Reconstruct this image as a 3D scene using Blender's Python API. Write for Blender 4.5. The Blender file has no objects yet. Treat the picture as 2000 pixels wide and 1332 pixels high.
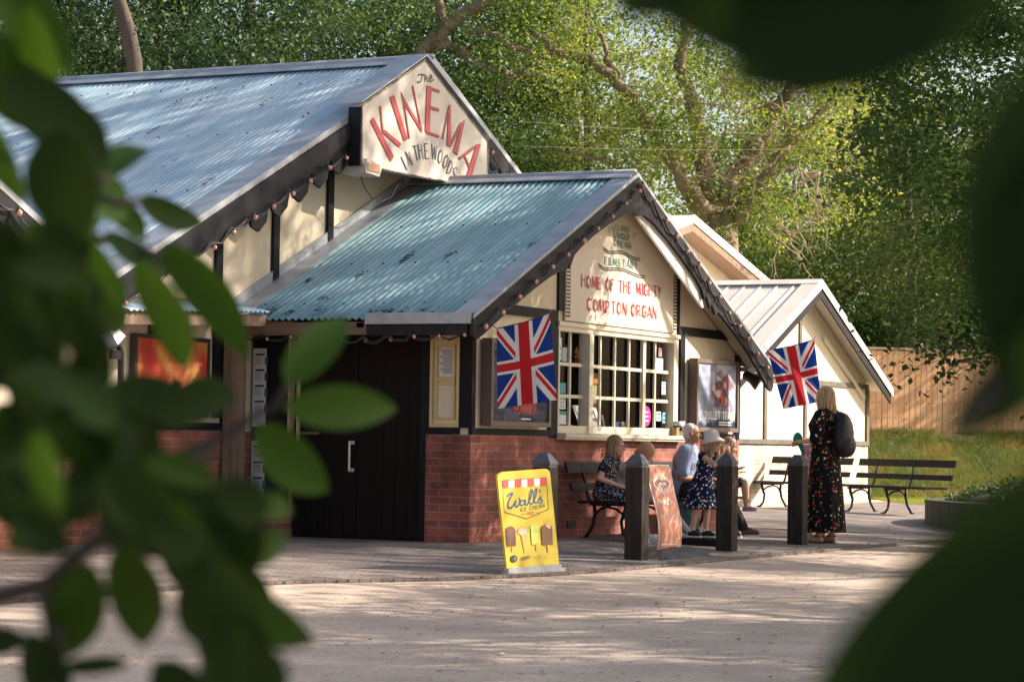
import bpy, bmesh, math, random
import numpy as np
from mathutils import Vector as V, Matrix, noise
PI = math.pi; R = math.radians
C = bpy.context.scene.collection
sc = bpy.context.scene
# ------------------------------------------------------------------ camera, sky, sun, exposure
CAMP = V((-21.63, -10.997, 1.0216)); YAW, PITCH, ROLL, FPX = 1.11653, 0.0401, 0.01519, 4822.0
_f = V((math.sin(YAW)*math.cos(PITCH), math.cos(YAW)*math.cos(PITCH), math.sin(PITCH)))
_r = V((math.cos(YAW), -math.sin(YAW), 0)); _u = _r.cross(_f)
CR = _r*math.cos(ROLL) + _u*math.sin(ROLL); CU = -_r*math.sin(ROLL) + _u*math.cos(ROLL); CF = _f
cam = bpy.data.cameras.new('camera'); camo = bpy.data.objects.new('camera', cam); C.objects.link(camo)
camo.matrix_world = Matrix((( CR.x, CU.x, -CF.x, CAMP.x), (CR.y, CU.y, -CF.y, CAMP.y), (CR.z, CU.z, -CF.z, CAMP.z), (0, 0, 0, 1)))
cam.sensor_fit = 'HORIZONTAL'; cam.sensor_width = 36; cam.lens = 36*FPX/2000
cam.clip_start = 0.05; cam.clip_end = 2000
cam.dof.use_dof = True; cam.dof.focus_distance = 26.0; cam.dof.aperture_fstop = 10.0
sc.camera = camo
SUN_AZ = V((0.62, -0.78, 0)).normalized(); SUN_EL = R(33)
w = bpy.data.worlds.new('World'); sc.world = w; w.use_nodes = True
nt = w.node_tree; sky = nt.nodes.new('ShaderNodeTexSky'); sky.sky_type = 'NISHITA'; sky.sun_disc = False
sky.sun_elevation = SUN_EL; sky.sun_rotation = math.atan2(SUN_AZ.x, SUN_AZ.y); sky.air_density = 1.0; sky.dust_density = 2.5
tint = nt.nodes.new('ShaderNodeMix'); tint.data_type = 'RGBA'; tint.blend_type = 'MULTIPLY'; tint.inputs[0].default_value = 1; tint.inputs[7].default_value = (1.05, .98, .90, 1)
bg = nt.nodes['Background']; nt.links.new(sky.outputs[0], tint.inputs[6]); nt.links.new(tint.outputs[2], bg.inputs[0]); bg.inputs[1].default_value = 0.12
sl = bpy.data.lights.new('sun', 'SUN'); sl.energy = 5.0; sl.angle = R(0.5); sl.color = (1.0, 0.88, 0.74)
so = bpy.data.objects.new('sun', sl); C.objects.link(so)
sd = V((SUN_AZ.x*math.cos(SUN_EL), SUN_AZ.y*math.cos(SUN_EL), math.sin(SUN_EL)))
so.rotation_euler = sd.to_track_quat('Z', 'Y').to_euler()
sc.view_settings.view_transform = 'Standard'; sc.view_settings.look = 'None'
sc.view_settings.exposure = 1.0; sc.view_settings.gamma = 1.0
sc.cycles.max_bounces = 6; sc.cycles.transparent_max_bounces = 8; sc.cycles.use_denoising = True
sc.cycles.caustics_reflective = False; sc.cycles.caustics_refractive = False
try: sc.cycles.sample_clamp_indirect = 6
except Exception: pass

def ray(px, py):
    return CF + CR*((px-1000)/FPX) + CU*((666-py)/FPX)
def at(px, py, ax, val):                       # pixel of the 2000 px photograph -> point on an axis plane
    d = ray(px, py); i = 'xyz'.index(ax); t = (val-CAMP[i])/d[i]; return CAMP + d*t
def onpl(px, py, o, n):
    d = ray(px, py); t = (o-CAMP).dot(n)/d.dot(n); return CAMP + d*t
def dep(px, py, D): return CAMP + ray(px, py)*D
def gz(x, y):
    g = -0.035*min(max(-y, 0), 4)
    return g

# ------------------------------------------------------------------ helpers
def lin(h):
    if isinstance(h, str):
        c = [int(h[i:i+2], 16)/255 for i in (0, 2, 4)]
        return tuple(x/12.92 if x < .04045 else ((x+.055)/1.055)**2.4 for x in c)
    return tuple(h)
def mat(name, col, rough=.7, metal=0, var=None, vs=6, va=.5, bump=0, bs=40, stretch=(1, 1, 1), spec=.4, trans=0, dirt=None, dth=(.55, .7), ds=3, attr=None):
    m = bpy.data.materials.new(name); m.use_nodes = True; n = m.node_tree.nodes; l = m.node_tree.links
    b = n['Principled BSDF']; b.inputs['Roughness'].default_value = rough; b.inputs['Metallic'].default_value = metal
    b.inputs['Specular IOR Level'].default_value = spec
    c = lin(col)+(1,)
    tc = n.new('ShaderNodeTexCoord'); mp = n.new('ShaderNodeMapping'); mp.inputs['Scale'].default_value = stretch
    l.new(tc.outputs['Object'], mp.inputs['Vector'])
    out = None
    if attr:
        a = n.new('ShaderNodeAttribute'); a.attribute_name = attr; out = a.outputs['Color']
    else:
        rg = n.new('ShaderNodeRGB'); rg.outputs[0].default_value = c; out = rg.outputs[0]
    if var is not None:
        no = n.new('ShaderNodeTexNoise'); no.inputs['Scale'].default_value = vs; no.inputs['Detail'].default_value = 6
        l.new(mp.outputs[0], no.inputs['Vector'])
        mr = n.new('ShaderNodeMapRange'); mr.inputs[1].default_value = .35; mr.inputs[2].default_value = .65; mr.inputs[4].default_value = va
        l.new(no.outputs[0], mr.inputs[0])
        mx = n.new('ShaderNodeMix'); mx.data_type = 'RGBA'; l.new(mr.outputs[0], mx.inputs[0]); l.new(out, mx.inputs[6]); mx.inputs[7].default_value = lin(var)+(1,)
        out = mx.outputs[2]
    if dirt is not None:
        no = n.new('ShaderNodeTexNoise'); no.inputs['Scale'].default_value = ds; no.inputs['Detail'].default_value = 9; no.inputs['Roughness'].default_value = .7
        l.new(mp.outputs[0], no.inputs['Vector'])
        mr = n.new('ShaderNodeMapRange'); mr.inputs[1].default_value = dth[0]; mr.inputs[2].default_value = dth[1]; mr.inputs[4].default_value = .8
        l.new(no.outputs[0], mr.inputs[0])
        mx = n.new('ShaderNodeMix'); mx.data_type = 'RGBA'; l.new(mr.outputs[0], mx.inputs[0]); l.new(out, mx.inputs[6]); mx.inputs[7].default_value = lin(dirt)+(1,)
        out = mx.outputs[2]
    l.new(out, b.inputs['Base Color'])
    if bump:
        no = n.new('ShaderNodeTexNoise'); no.inputs['Scale'].default_value = bs; no.inputs['Detail'].default_value = 5
        l.new(mp.outputs[0], no.inputs['Vector'])
        bu = n.new('ShaderNodeBump'); bu.inputs['Strength'].default_value = bump; bu.inputs['Distance'].default_value = .01
        l.new(no.outputs[0], bu.inputs['Height']); l.new(bu.outputs[0], b.inputs['Normal'])
    if trans:
        t = n.new('ShaderNodeBsdfTranslucent'); ms = n.new('ShaderNodeMixShader'); ms.inputs[0].default_value = trans
        l.new(out, t.inputs[0]); l.new(b.outputs[0], ms.inputs[1]); l.new(t.outputs[0], ms.inputs[2])
        l.new(ms.outputs[0], n['Material Output'].inputs['Surface'])
    return m
class MB:
    def __init__(s): s.v = []; s.f = []; s.m = []; s.sm = []; s.ms = []
    def _mi(s, m):
        if m not in s.ms: s.ms.append(m)
        return s.ms.index(m)
    def add(s, vs, fs, m=None, smooth=False):
        o = len(s.v); s.v += [tuple(p) for p in vs]
        k = s._mi(m)
        for f in fs: s.f.append([i+o for i in f]); s.m.append(k); s.sm.append(smooth)
        return s
    def box(s, a, b, m=None):
        x0, y0, z0 = [min(p, q) for p, q in zip(a, b)]; x1, y1, z1 = [max(p, q) for p, q in zip(a, b)]
        return s.add([(x0, y0, z0), (x1, y0, z0), (x1, y1, z0), (x0, y1, z0), (x0, y0, z1), (x1, y0, z1), (x1, y1, z1), (x0, y1, z1)],
              [(0, 3, 2, 1), (4, 5, 6, 7), (0, 1, 5, 4), (1, 2, 6, 5), (2, 3, 7, 6), (3, 0, 4, 7)], m)
    def obox(s, o, ex, ey, ez, m=None):           # origin corner and three edge vectors
        o, ex, ey, ez = V(o), V(ex), V(ey), V(ez)
        p = [o, o+ex, o+ex+ey, o+ey]; p += [q+ez for q in p]
        return s.add(p, [(0, 3, 2, 1), (4, 5, 6, 7), (0, 1, 5, 4), (1, 2, 6, 5), (2, 3, 7, 6), (3, 0, 4, 7)], m)
    def prism(s, poly, d, m=None):                # polygon of 3-D points swept along vector d
        n = len(poly); p = [V(q) for q in poly]; d = V(d)
        return s.add(p+[q+d for q in p], [tuple(range(n-1, -1, -1)), tuple(range(n, 2*n))]+[(i, (i+1) % n, n+(i+1) % n, n+i) for i in range(n)], m)
    def face(s, poly, m=None): return s.add(poly, [tuple(range(len(poly)))], m)
    def tube(s, pts, rad, k=8, m=None, smooth=True, cap=True):
        pts = [V(p) for p in pts]; n = len(pts)
        if not hasattr(rad, '__len__'): rad = [rad]*n
        vs = []; up = None
        for i, p in enumerate(pts):
            t = (pts[min(i+1, n-1)]-pts[max(i-1, 0)])
            if t.length < 1e-9: t = V((0, 0, 1))
            t.normalize()
            if up is None: up = V((0, 0, 1)) if abs(t.z) < .9 else V((1, 0, 0))
            a = t.cross(up).normalized(); b = a.cross(t).normalized(); up = b
            for j in range(k):
                q = 2*PI*j/k; vs.append(p+(a*math.cos(q)+b*math.sin(q))*rad[i])
        fs = [(i*k+j, i*k+(j+1) % k, (i+1)*k+(j+1) % k, (i+1)*k+j) for i in range(n-1) for j in range(k)]
        if cap: fs += [tuple(range(k-1, -1, -1)), tuple(range((n-1)*k, n*k))]
        return s.add(vs, fs, m, smooth)
    def lathe(s, c, prof, k=16, m=None, ax=(0, 0, 1), smooth=True):
        ax = V(ax).normalized(); a = ax.orthogonal().normalized(); b = ax.cross(a); c = V(c)
        vs = [c+ax*h+(a*math.cos(2*PI*j/k)+b*math.sin(2*PI*j/k))*r for r, h in prof for j in range(k)]; n = len(prof)
        fs = [(i*k+j, i*k+(j+1) % k, (i+1)*k+(j+1) % k, (i+1)*k+j) for i in range(n-1) for j in range(k)]
        fs += [tuple(range(k-1, -1, -1)), tuple(range((n-1)*k, n*k))]
        return s.add(vs, fs, m, smooth)
    def ell(s, c, r, m=None, k=12, mx=None, smooth=True):
        c = V(c); vs = []; n = k//2+1
        for i in range(n):
            th = PI*i/(n-1)
            for j in range(k):
                q = V((math.sin(th)*math.cos(2*PI*j/k)*r[0], math.sin(th)*math.sin(2*PI*j/k)*r[1], math.cos(th)*r[2]))
                if i in (0, n-1): q = q*1.0
                if mx: q = mx @ q
                vs.append(c+q)
        fs = [(i*k+j, (i+1)*k+j, (i+1)*k+(j+1) % k, i*k+(j+1) % k) for i in range(n-1) for j in range(k)]
        return s.add(vs, fs, m, smooth)
    def cap(s, p, r0, q, r1, m=None, k=10):       # tapered capsule
        p, q = V(p), V(q); d = q-p
        if d.length < 1e-6: return s.ell(p, (r0,)*3, m, k)
        t = d.normalized(); L = d.length
        prof = [(r0*math.sin(a), -r0*math.cos(a)) for a in [PI/8*x for x in (.1, 1, 2, 3, 4)]] + [(r1*math.sin(a), L-r1*math.cos(a)) for a in [PI/8*x for x in (4, 5, 6, 7, 7.9)]]
        return s.lathe(p, prof, k, m, t)
    def build(s, name, m=None, parent=None, weld=False):
        me = bpy.data.meshes.new(name); me.from_pydata(s.v, [], s.f)
        ms = [m if x is None else x for x in s.ms]
        for x in ms: me.materials.append(x)
        me.polygons.foreach_set('material_index', s.m); me.polygons.foreach_set('use_smooth', s.sm)
        if weld:
            bm = bmesh.new(); bm.from_mesh(me); bmesh.ops.remove_doubles(bm, verts=bm.verts, dist=1e-5); bmesh.ops.recalc_face_normals(bm, faces=bm.faces); bm.to_mesh(me); bm.free()
        me.update()
        o = bpy.data.objects.new(name, me); C.objects.link(o)
        if parent: o.parent = parent
        return o
def tag(o, label=None, cat=None, group=None, kind=None):
    if label: o['label'] = label
    if cat: o['category'] = cat
    if group: o['group'] = group
    if kind: o['kind'] = kind
    return o
def empty(name, loc, label, cat, group=None, rz=0, rx=0):
    o = bpy.data.objects.new(name, None); o.empty_display_size = .1; C.objects.link(o); o.location = loc; o.rotation_euler = (rx, 0, rz)
    return tag(o, label, cat, group)
def copy_tree(o, parent=None):
    c = o.copy(); C.objects.link(c); c.parent = parent
    for ch in o.children: copy_tree(ch, c)
    return c
def world_empty(name, label, cat, loc=(0, 0, 0), group=None):     # thing whose parts are modelled in world space: parts shifted to its base
    return empty(name, loc, label, cat, group)
def settle(root):                                # children built in world coordinates -> move them under the root's location
    inv = Matrix.Translation(root.location).inverted()
    for ch in root.children:
        if not ch.get('_s'): ch.matrix_parent_inverse = inv; ch['_s'] = 1
    for ch in root.children:
        if '_s' in ch: del ch['_s']
def paint_panel(name, o, eu, ev, nu, nv, fn, m, parent=None, wave=None):
    """grid in the plane o + u*eu + v*ev whose faces are coloured by fn(u, v) -> rgb (arrays)"""
    o, eu, ev = V(o), V(eu), V(ev)
    us = np.linspace(0, 1, nu+1); vs = np.linspace(0, 1, nv+1); n = eu.cross(ev).normalized()
    verts = []
    for v in vs:
        for u in us:
            p = o+eu*u+ev*v
            if wave: p = p + wave(u, v)
            verts.append(p)
    fs = [(j*(nu+1)+i, j*(nu+1)+i+1, (j+1)*(nu+1)+i+1, (j+1)*(nu+1)+i) for j in range(nv) for i in range(nu)]
    me = bpy.data.meshes.new(name); me.from_pydata(verts, [], fs); me.materials.append(m)
    U, W = np.meshgrid((us[:-1]+us[1:])/2, (vs[:-1]+vs[1:])/2)
    col = fn(U, W).reshape(-1, 3)
    ca = me.color_attributes.new('Col', 'FLOAT_COLOR', 'CORNER')
    a = np.ones((len(fs)*4, 4), np.float32); a[:, :3] = np.repeat(col, 4, axis=0); ca.data.foreach_set('color', a.ravel())
    me.polygons.foreach_set('use_smooth', [True]*len(fs)); me.update()
    ob = bpy.data.objects.new(name, me); C.objects.link(ob)
    if parent: ob.parent = parent
    return ob
def L3(h): return np.array(lin(h))

# stroke alphabet on a 1 x 1.6 box: polylines, '!' marks a heavy stroke
G = {
 'A': ['0,0 .42,1.6', '!.45,1.6 .85,0', '.15,.45 .7,.45'], 'B': ['!.08,0 .08,1.6', '.08,1.6 .6,1.5 .62,1 .08,.85 .7,.7 .7,.15 .08,0'],
 'C': ['!.4,1.6 .12,1.3 .1,.3 .4,0', '.4,1.6 .75,1.45', '.4,0 .75,.15'], 'D': ['!.1,0 .1,1.6', '.1,1.6 .55,1.45 .78,.9 .6,.2 .1,0'],
 'E': ['!.1,0 .1,1.6', '.1,1.6 .6,1.6', '.1,.85 .5,.85', '.1,0 .6,0'], 'F': ['!.1,0 .1,1.6', '.1,1.6 .6,1.6', '.1,.85 .5,.85'],
 'G': ['!.4,1.6 .12,1.3 .1,.3 .4,0', '.4,1.6 .72,1.45', '.4,0 .75,.15 .75,.7 .45,.7'], 'H': ['!.1,0 .1,1.6', '.7,0 .7,1.6', '.1,.95 .7,.95'],
 'I': ['!.25,0 .25,1.6'], 'L': ['!.1,0 .1,1.6', '.1,0 .6,0'], 'M': ['.05,0 .15,1.6', '!.18,1.6 .48,.2', '.48,.2 .8,1.6', '!.82,1.6 .92,0'],
 'N': ['.1,0 .1,1.6', '!.12,1.6 .68,0', '.72,0 .72,1.6'], 'O': ['!.4,1.6 .12,1.25 .1,.35 .4,0', '.4,0 .75,.35 .75,1.25 .4,1.6'],
 'P': ['!.1,0 .1,1.6', '.1,1.6 .6,1.5 .66,1.1 .55,.8 .1,.75'], 'Q': ['!.4,1.6 .12,1.25 .1,.35 .4,0', '.4,0 .75,.35 .75,1.25 .4,1.6', '.45,.35 .85,-.1'],
 'R': ['!.1,0 .1,1.6', '.1,1.6 .6,1.5 .66,1.1 .55,.8 .1,.75', '.3,.75 .75,0'], 'S': ['.7,1.4 .4,1.6 .12,1.3 .2,1', '!.2,1 .65,.6', '.65,.6 .68,.25 .4,0 .08,.2'],
 'T': ['!.4,0 .4,1.6', '.05,1.6 .75,1.6'], 'U': ['!.1,1.6 .12,.3 .4,0', '.4,0 .7,.3 .7,1.6'], 'W': ['!.02,1.6 .25,0', '.25,0 .48,1.4', '!.48,1.4 .7,0', '.7,0 .95,1.6'],
 'Y': ['!.05,1.6 .4,.8', '.75,1.6 .4,.8 .4,0'], "'": ['.2,1.6 .2,1.3'], '1': ['.1,1.3 .35,1.6 .35,0'], '9': ['.6,1 .35,.8 .12,1.15 .3,1.6 .6,1.4 .6,.6 .35,0'],
 '2': ['.1,1.3 .35,1.6 .62,1.25 .1,0 .65,0'], 'X': ['!.05,1.6 .7,0', '.7,1.6 .05,0'], 'K': ['!.1,0 .1,1.6', '.7,1.6 .1,.7 .75,0'], 'V': ['!.02,1.6 .38,0', '.38,0 .75,1.6'], '.': ['.2,0 .2,.12'], '-': ['.1,.8 .6,.8'],
 'J': ['.6,1.6 .6,.3 .35,0 .1,.3'], 'Z': ['.05,1.6 .7,1.6 .05,0 .7,0']}
ADV = {'I': .5, 'M': 1.08, 'W': 1.08, ' ': .55, "'": .4, 'L': .75, '.': .4, '1': .6}
def ribbon(mb, a, b, w, n, m, lift):
    d = (b-a)
    if d.length < 1e-6: return
    s = d.normalized().cross(n).normalized()*w/2; e = d.normalized()*w*.25
    q = [a-e+s, a-e-s, b+e-s, b+e+s]
    mb.face([p+n*lift for p in q], m)
def glyph(mb, ch, org, ex, ey, n, wt, wT, m, lift=.003):
    for k, st in enumerate(G.get(ch, [])):
        hv = st[0] == '!'; pts = [tuple(map(float, p.split(','))) for p in st.lstrip('!').split()]
        P = [org+ex*x+ey*(y/1.6) for x, y in pts]
        for a, b in zip(P, P[1:]): ribbon(mb, a, b, wT if hv else wt, n, m, lift+k*.0004)
def text(mb, s, pa, pb, h, n, m, wt=.012, wT=.03, up=None, track=1.0, lift=.003):
    """caps from point pa to pb along the baseline, letter height vector h"""
    tot = sum(ADV.get(c, .92) for c in s)-.1; e = (pb-pa)/tot
    x = 0
    for c in s:
        glyph(mb, c, pa+e*x, e*.95, h, n, wt, wT, m, lift); x += ADV.get(c, .92)
def polyl(mb, pts, w, n, m, lift=.003):
    for i, (a, b) in enumerate(zip(pts, pts[1:])): ribbon(mb, a, b, w, n, m, lift+(i % 3)*.0003)
NY = V((0, -1, 0)); NX = V((-1, 0, 0))

# ------------------------------------------------------------------ materials
M = {}
M['gravel'] = mat('gravel', (.62, .50, .41), .95, var=(.42, .335, .27), vs=1.3, va=.8, dirt=(.15, .12, .10), ds=55, dth=(.50, .72), bump=1.0, bs=90)
M['pave'] = None
M['cream'] = mat('cream_render', (.75, .66, .49), .85, var=(.67, .58, .45), vs=1.6, va=.7, bump=.25, bs=25, dirt=(.45, .40, .30), dth=(.62, .9), ds=1.2)
M['cream2'] = mat('pale_render', (.74, .67, .51), .85, var=(.66, .58, .43), vs=1.2, va=.6, bump=.3, bs=20, dirt=(.45, .38, .28), dth=(.56, .85), ds=2)
M['yellowr'] = mat('yellow_render', (.66, .53, .26), .8, var=(.58, .46, .24), vs=2, bump=.2)
M['black'] = mat('black_paint', (.012, .013, .017), .6, spec=.12, var=(.022, .022, .026), vs=7, bump=.25, bs=60, stretch=(1, 1, .15))
M['barge'] = mat('barge_paint', (.013, .013, .017), .55, spec=.15, var=(.032, .03, .034), vs=9, va=.6, bump=.4, bs=50, stretch=(.3, 1, .3))
M['door'] = mat('door_paint', (.010, .008, .008), .55, spec=.12, var=(.018, .014, .014), vs=5, va=.5, bump=.3, bs=60, stretch=(1, 6, .2))
M['white'] = mat('cream_gloss', (.74, .68, .54), .45, var=(.62, .56, .44), vs=4, va=.5)
M['signw'] = mat('sign_board', (.74, .66, .57), .6, var=(.63, .54, .46), vs=2, va=.6, dirt=(.36, .29, .22), dth=(.6, .82), ds=3.5)
M['signg'] = mat('gable_board', (.78, .70, .58), .6, var=(.68, .60, .48), vs=1.5, va=.6)
M['red'] = mat('red_paint', (.50, .035, .045), .5, var=(.40, .05, .05), vs=9, va=.5)
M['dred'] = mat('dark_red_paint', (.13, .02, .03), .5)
M['crim'] = mat('crimson_paint', (.48, .03, .07), .5)
M['teal'] = mat('green_paint', (.06, .24, .20), .5)
M['ink'] = mat('ink', (.012, .014, .02), .6)
M['navy'] = mat('navy_paint', (.015, .03, .09), .5)
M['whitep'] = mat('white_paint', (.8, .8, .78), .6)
M['iron'] = mat('cast_iron', (.02, .019, .022), .5, bump=.2, bs=40)
M['slat'] = mat('bench_wood', (.016, .011, .012), .6, spec=.15, var=(.034, .025, .024), vs=5, va=.6, bump=.3, bs=60, stretch=(.4, 2, 2))
M['post'] = mat('post_wood', (.024, .019, .017), .75, spec=.15, var=(.06, .05, .042), vs=6, va=.7, bump=.7, bs=30, stretch=(3, 3, .25), dirt=(.02, .017, .016), dth=(.55, .7), ds=5)
M['oldwood'] = mat('weathered_wood', (.20, .135, .095), .8, var=(.33, .24, .18), vs=5, va=.7, bump=.5, bs=40, stretch=(4, 4, .3))
M['beamwood'] = mat('beam_wood', (.16, .11, .07), .8, var=(.25, .18, .12), vs=5, va=.7, bump=.5, bs=40, stretch=(4, .3, 4))
M['flash'] = mat('lead_flashing', (.30, .33, .37), .5, .3, var=(.48, .49, .51), vs=5, va=.6, dirt=(.15, .14, .13), dth=(.62, .75), ds=9, stretch=(1, 1, 1))
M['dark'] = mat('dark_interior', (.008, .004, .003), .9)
M['glass'] = mat('window_glass', (.01, .01, .01), .03, spec=.3)
g_ = M['glass'].node_tree.nodes['Principled BSDF']; g_.inputs['Transmission Weight'].default_value = .0; g_.inputs['Alpha'].default_value = .08
M['bulb'] = mat('bulb_glass', (.72, .34, .24), .12, .3)
M['rubber'] = mat('black_rubber', (.03, .03, .035), .5)
M['steel'] = mat('brushed_steel', (.6, .6, .6), .3, 1)
M['pic'] = mat('printed_panel', (.5, .5, .5), .7, attr='Col', spec=.15)
M['cloth_print'] = mat('printed_cloth', (.5, .5, .5), .85, attr='Col', trans=.35)
M['lamp'] = mat('lamp_white', (.62, .58, .52), .5)
M['paper'] = mat('paper', (.68, .70, .74), .6)
M['hroof'] = mat('sheet_cream', (.78, .72, .65), .65, var=(.50, .46, .42), vs=1.5, va=.5, dirt=(.3, .27, .24), dth=(.6, .8), ds=6, stretch=(.3, 1, 1))

def roofmat(name, a, b, c, rust):
    m = mat(name, a, .48, .15, var=b, vs=3.2, va=.8, stretch=(.35, 2.2, .35), dirt=c, dth=(.52, .72), ds=2.2)
    n = m.node_tree.nodes; l = m.node_tree.links; bs = n['Principled BSDF']
    src = bs.inputs['Base Color'].links[0].from_socket
    tc = n.new('ShaderNodeTexCoord'); mp = n.new('ShaderNodeMapping'); mp.inputs['Scale'].default_value = (.8, 5, .8)
    l.new(tc.outputs['Object'], mp.inputs[0]); no = n.new('ShaderNodeTexNoise'); no.inputs['Scale'].default_value = 2.6; no.inputs['Detail'].default_value = 12; no.inputs['Roughness'].default_value = .75
    l.new(mp.outputs[0], no.inputs[0]); mr = n.new('ShaderNodeMapRange'); mr.inputs[1].default_value = .74; mr.inputs[2].default_value = .84; l.new(no.outputs[0], mr.inputs[0])
    mx = n.new('ShaderNodeMix'); mx.data_type = 'RGBA'; l.new(mr.outputs[0], mx.inputs[0]); l.new(src, mx.inputs[6]); mx.inputs[7].default_value = tuple(rust)+(1,)
    l.new(mx.outputs[2], bs.inputs['Base Color'])
    return m
M['roofA'] = roofmat('roof_blue_grey', (.26, .40, .50), (.44, .52, .58), (.17, .28, .37), (.11, .08, .075))
M['roofB'] = roofmat('roof_teal', (.16, .32, .36), (.31, .43, .46), (.12, .25, .29), (.12, .075, .065))

def brickmat(name, c1, c2, mort, scale=1, wetlow=None):
    m = bpy.data.materials.new(name); m.use_nodes = True; n = m.node_tree.nodes; l = m.node_tree.links; b = n['Principled BSDF']
    tc = n.new('ShaderNodeTexCoord'); sp = n.new('ShaderNodeSeparateXYZ'); l.new(tc.outputs['Object'], sp.inputs[0])
    ad = n.new('ShaderNodeMath'); l.new(sp.outputs[0], ad.inputs[0]); l.new(sp.outputs[1], ad.inputs[1])
    cb = n.new('ShaderNodeCombineXYZ'); l.new(ad.outputs[0], cb.inputs[0]); l.new(sp.outputs[2], cb.inputs[1])
    br = n.new('ShaderNodeTexBrick'); l.new(cb.outputs[0], br.inputs['Vector'])
    br.inputs['Scale'].default_value = scale; br.inputs['Brick Width'].default_value = .225; br.inputs['Row Height'].default_value = .0758
    br.inputs['Mortar Size'].default_value = .006; br.inputs['Mortar Smooth'].default_value = .2; br.inputs['Bias'].default_value = -.1
    br.inputs['Color1'].default_value = tuple(c1)+(1,); br.inputs['Color2'].default_value = tuple(c2)+(1,); br.inputs['Mortar'].default_value = tuple(mort)+(1,)
    no = n.new('ShaderNodeTexNoise'); no.inputs['Scale'].default_value = 2.2; no.inputs['Detail'].default_value = 8; l.new(tc.outputs['Object'], no.inputs[0])
    mr = n.new('ShaderNodeMapRange'); mr.inputs[1].default_value = .35; mr.inputs[2].default_value = .7; mr.inputs[3].default_value = .5; mr.inputs[4].default_value = 1.35; l.new(no.outputs[0], mr.inputs[0])
    mx = n.new('ShaderNodeMix'); mx.data_type = 'RGBA'; mx.blend_type = 'MULTIPLY'; mx.inputs[0].default_value = 1
    l.new(br.outputs[0], mx.inputs[6]); l.new(mr.outputs[0], mx.inputs[7]); n3 = n.new('ShaderNodeTexNoise'); n3.inputs['Scale'].default_value = 5; n3.inputs['Detail'].default_value = 10; n3.inputs['Roughness'].default_value = .75; l.new(tc.outputs['Object'], n3.inputs[0]); m3 = n.new('ShaderNodeMapRange'); m3.inputs[1].default_value = .56; m3.inputs[2].default_value = .74; m3.inputs[4].default_value = .55; l.new(n3.outputs[0], m3.inputs[0]); x3 = n.new('ShaderNodeMix'); x3.data_type = 'RGBA'; l.new(m3.outputs[0], x3.inputs[0]); l.new(mx.outputs[2], x3.inputs[6]); x3.inputs[7].default_value = tuple(mort)+(1,); l.new(x3.outputs[2], b.inputs['Base Color']); b.inputs['Roughness'].default_value = .85
    n2 = n.new('ShaderNodeTexNoise'); n2.inputs['Scale'].default_value = 60; l.new(tc.outputs['Object'], n2.inputs[0])
    su = n.new('ShaderNodeMath'); su.operation = 'MULTIPLY_ADD'; l.new(br.outputs['Fac'], su.inputs[0]); su.inputs[1].default_value = -1; l.new(n2.outputs[0], su.inputs[2])
    bu = n.new('ShaderNodeBump'); bu.inputs['Strength'].default_value = .7; bu.inputs['Distance'].default_value = .006; l.new(su.outputs[0], bu.inputs['Height']); l.new(bu.outputs[0], b.inputs['Normal'])
    return m
M['brick'] = brickmat('red_brick', (.40, .115, .075), (.24, .07, .058), (.34, .23, .20))
M['brickw'] = brickmat('painted_brick', (.70, .63, .52), (.62, .55, .45), (.48, .42, .35))
M['brickf'] = brickmat('paving_brick_wall', (.10, .075, .06), (.07, .06, .05), (.05, .045, .04))
def pavemat():
    m = bpy.data.materials.new('block_paving'); m.use_nodes = True; n = m.node_tree.nodes; l = m.node_tree.links; b = n['Principled BSDF']
    tc = n.new('ShaderNodeTexCoord'); mp = n.new('ShaderNodeMapping'); mp.inputs['Rotation'].default_value = (0, 0, R(45)); l.new(tc.outputs['Object'], mp.inputs[0])
    br = n.new('ShaderNodeTexBrick'); l.new(mp.outputs[0], br.inputs['Vector']); br.inputs['Scale'].default_value = 1
    br.inputs['Brick Width'].default_value = .2; br.inputs['Row Height'].default_value = .1; br.inputs['Mortar Size'].default_value = .006
    br.inputs['Color1'].default_value = (.27, .215, .19, 1); br.inputs['Color2'].default_value = (.19, .165, .155, 1); br.inputs['Mortar'].default_value = (.09, .08, .07, 1)
    no = n.new('ShaderNodeTexNoise'); no.inputs['Scale'].default_value = 1.6; no.inputs['Detail'].default_value = 10; l.new(tc.outputs['Object'], no.inputs[0])
    mr = n.new('ShaderNodeMapRange'); mr.inputs[1].default_value = .35; mr.inputs[2].default_value = .7; mr.inputs[3].default_value = .6; mr.inputs[4].default_value = 1.35; l.new(no.outputs[0], mr.inputs[0])
    mx = n.new('ShaderNodeMix'); mx.data_type = 'RGBA'; mx.blend_type = 'MULTIPLY'; mx.inputs[0].default_value = 1
    l.new(br.outputs[0], mx.inputs[6]); l.new(mr.outputs[0], mx.inputs[7]); l.new(mx.outputs[2], b.inputs['Base Color']); b.inputs['Roughness'].default_value = .85
    bu = n.new('ShaderNodeBump'); bu.inputs['Strength'].default_value = .6; bu.inputs['Distance'].default_value = .005; bu.invert = True; l.new(br.outputs['Fac'], bu.inputs['Height']); l.new(bu.outputs[0], b.inputs['Normal'])
    return m
M['pave'] = pavemat()
M['grass'] = mat('lawn_grass', (.13, .17, .035), .95, var=(.20, .16, .06), vs=2.5, va=.8, bump=1, bs=120)
M['soil'] = mat('soil', (.09, .065, .045), .95, var=(.05, .04, .03), vs=4, bump=1, bs=40)

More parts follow.
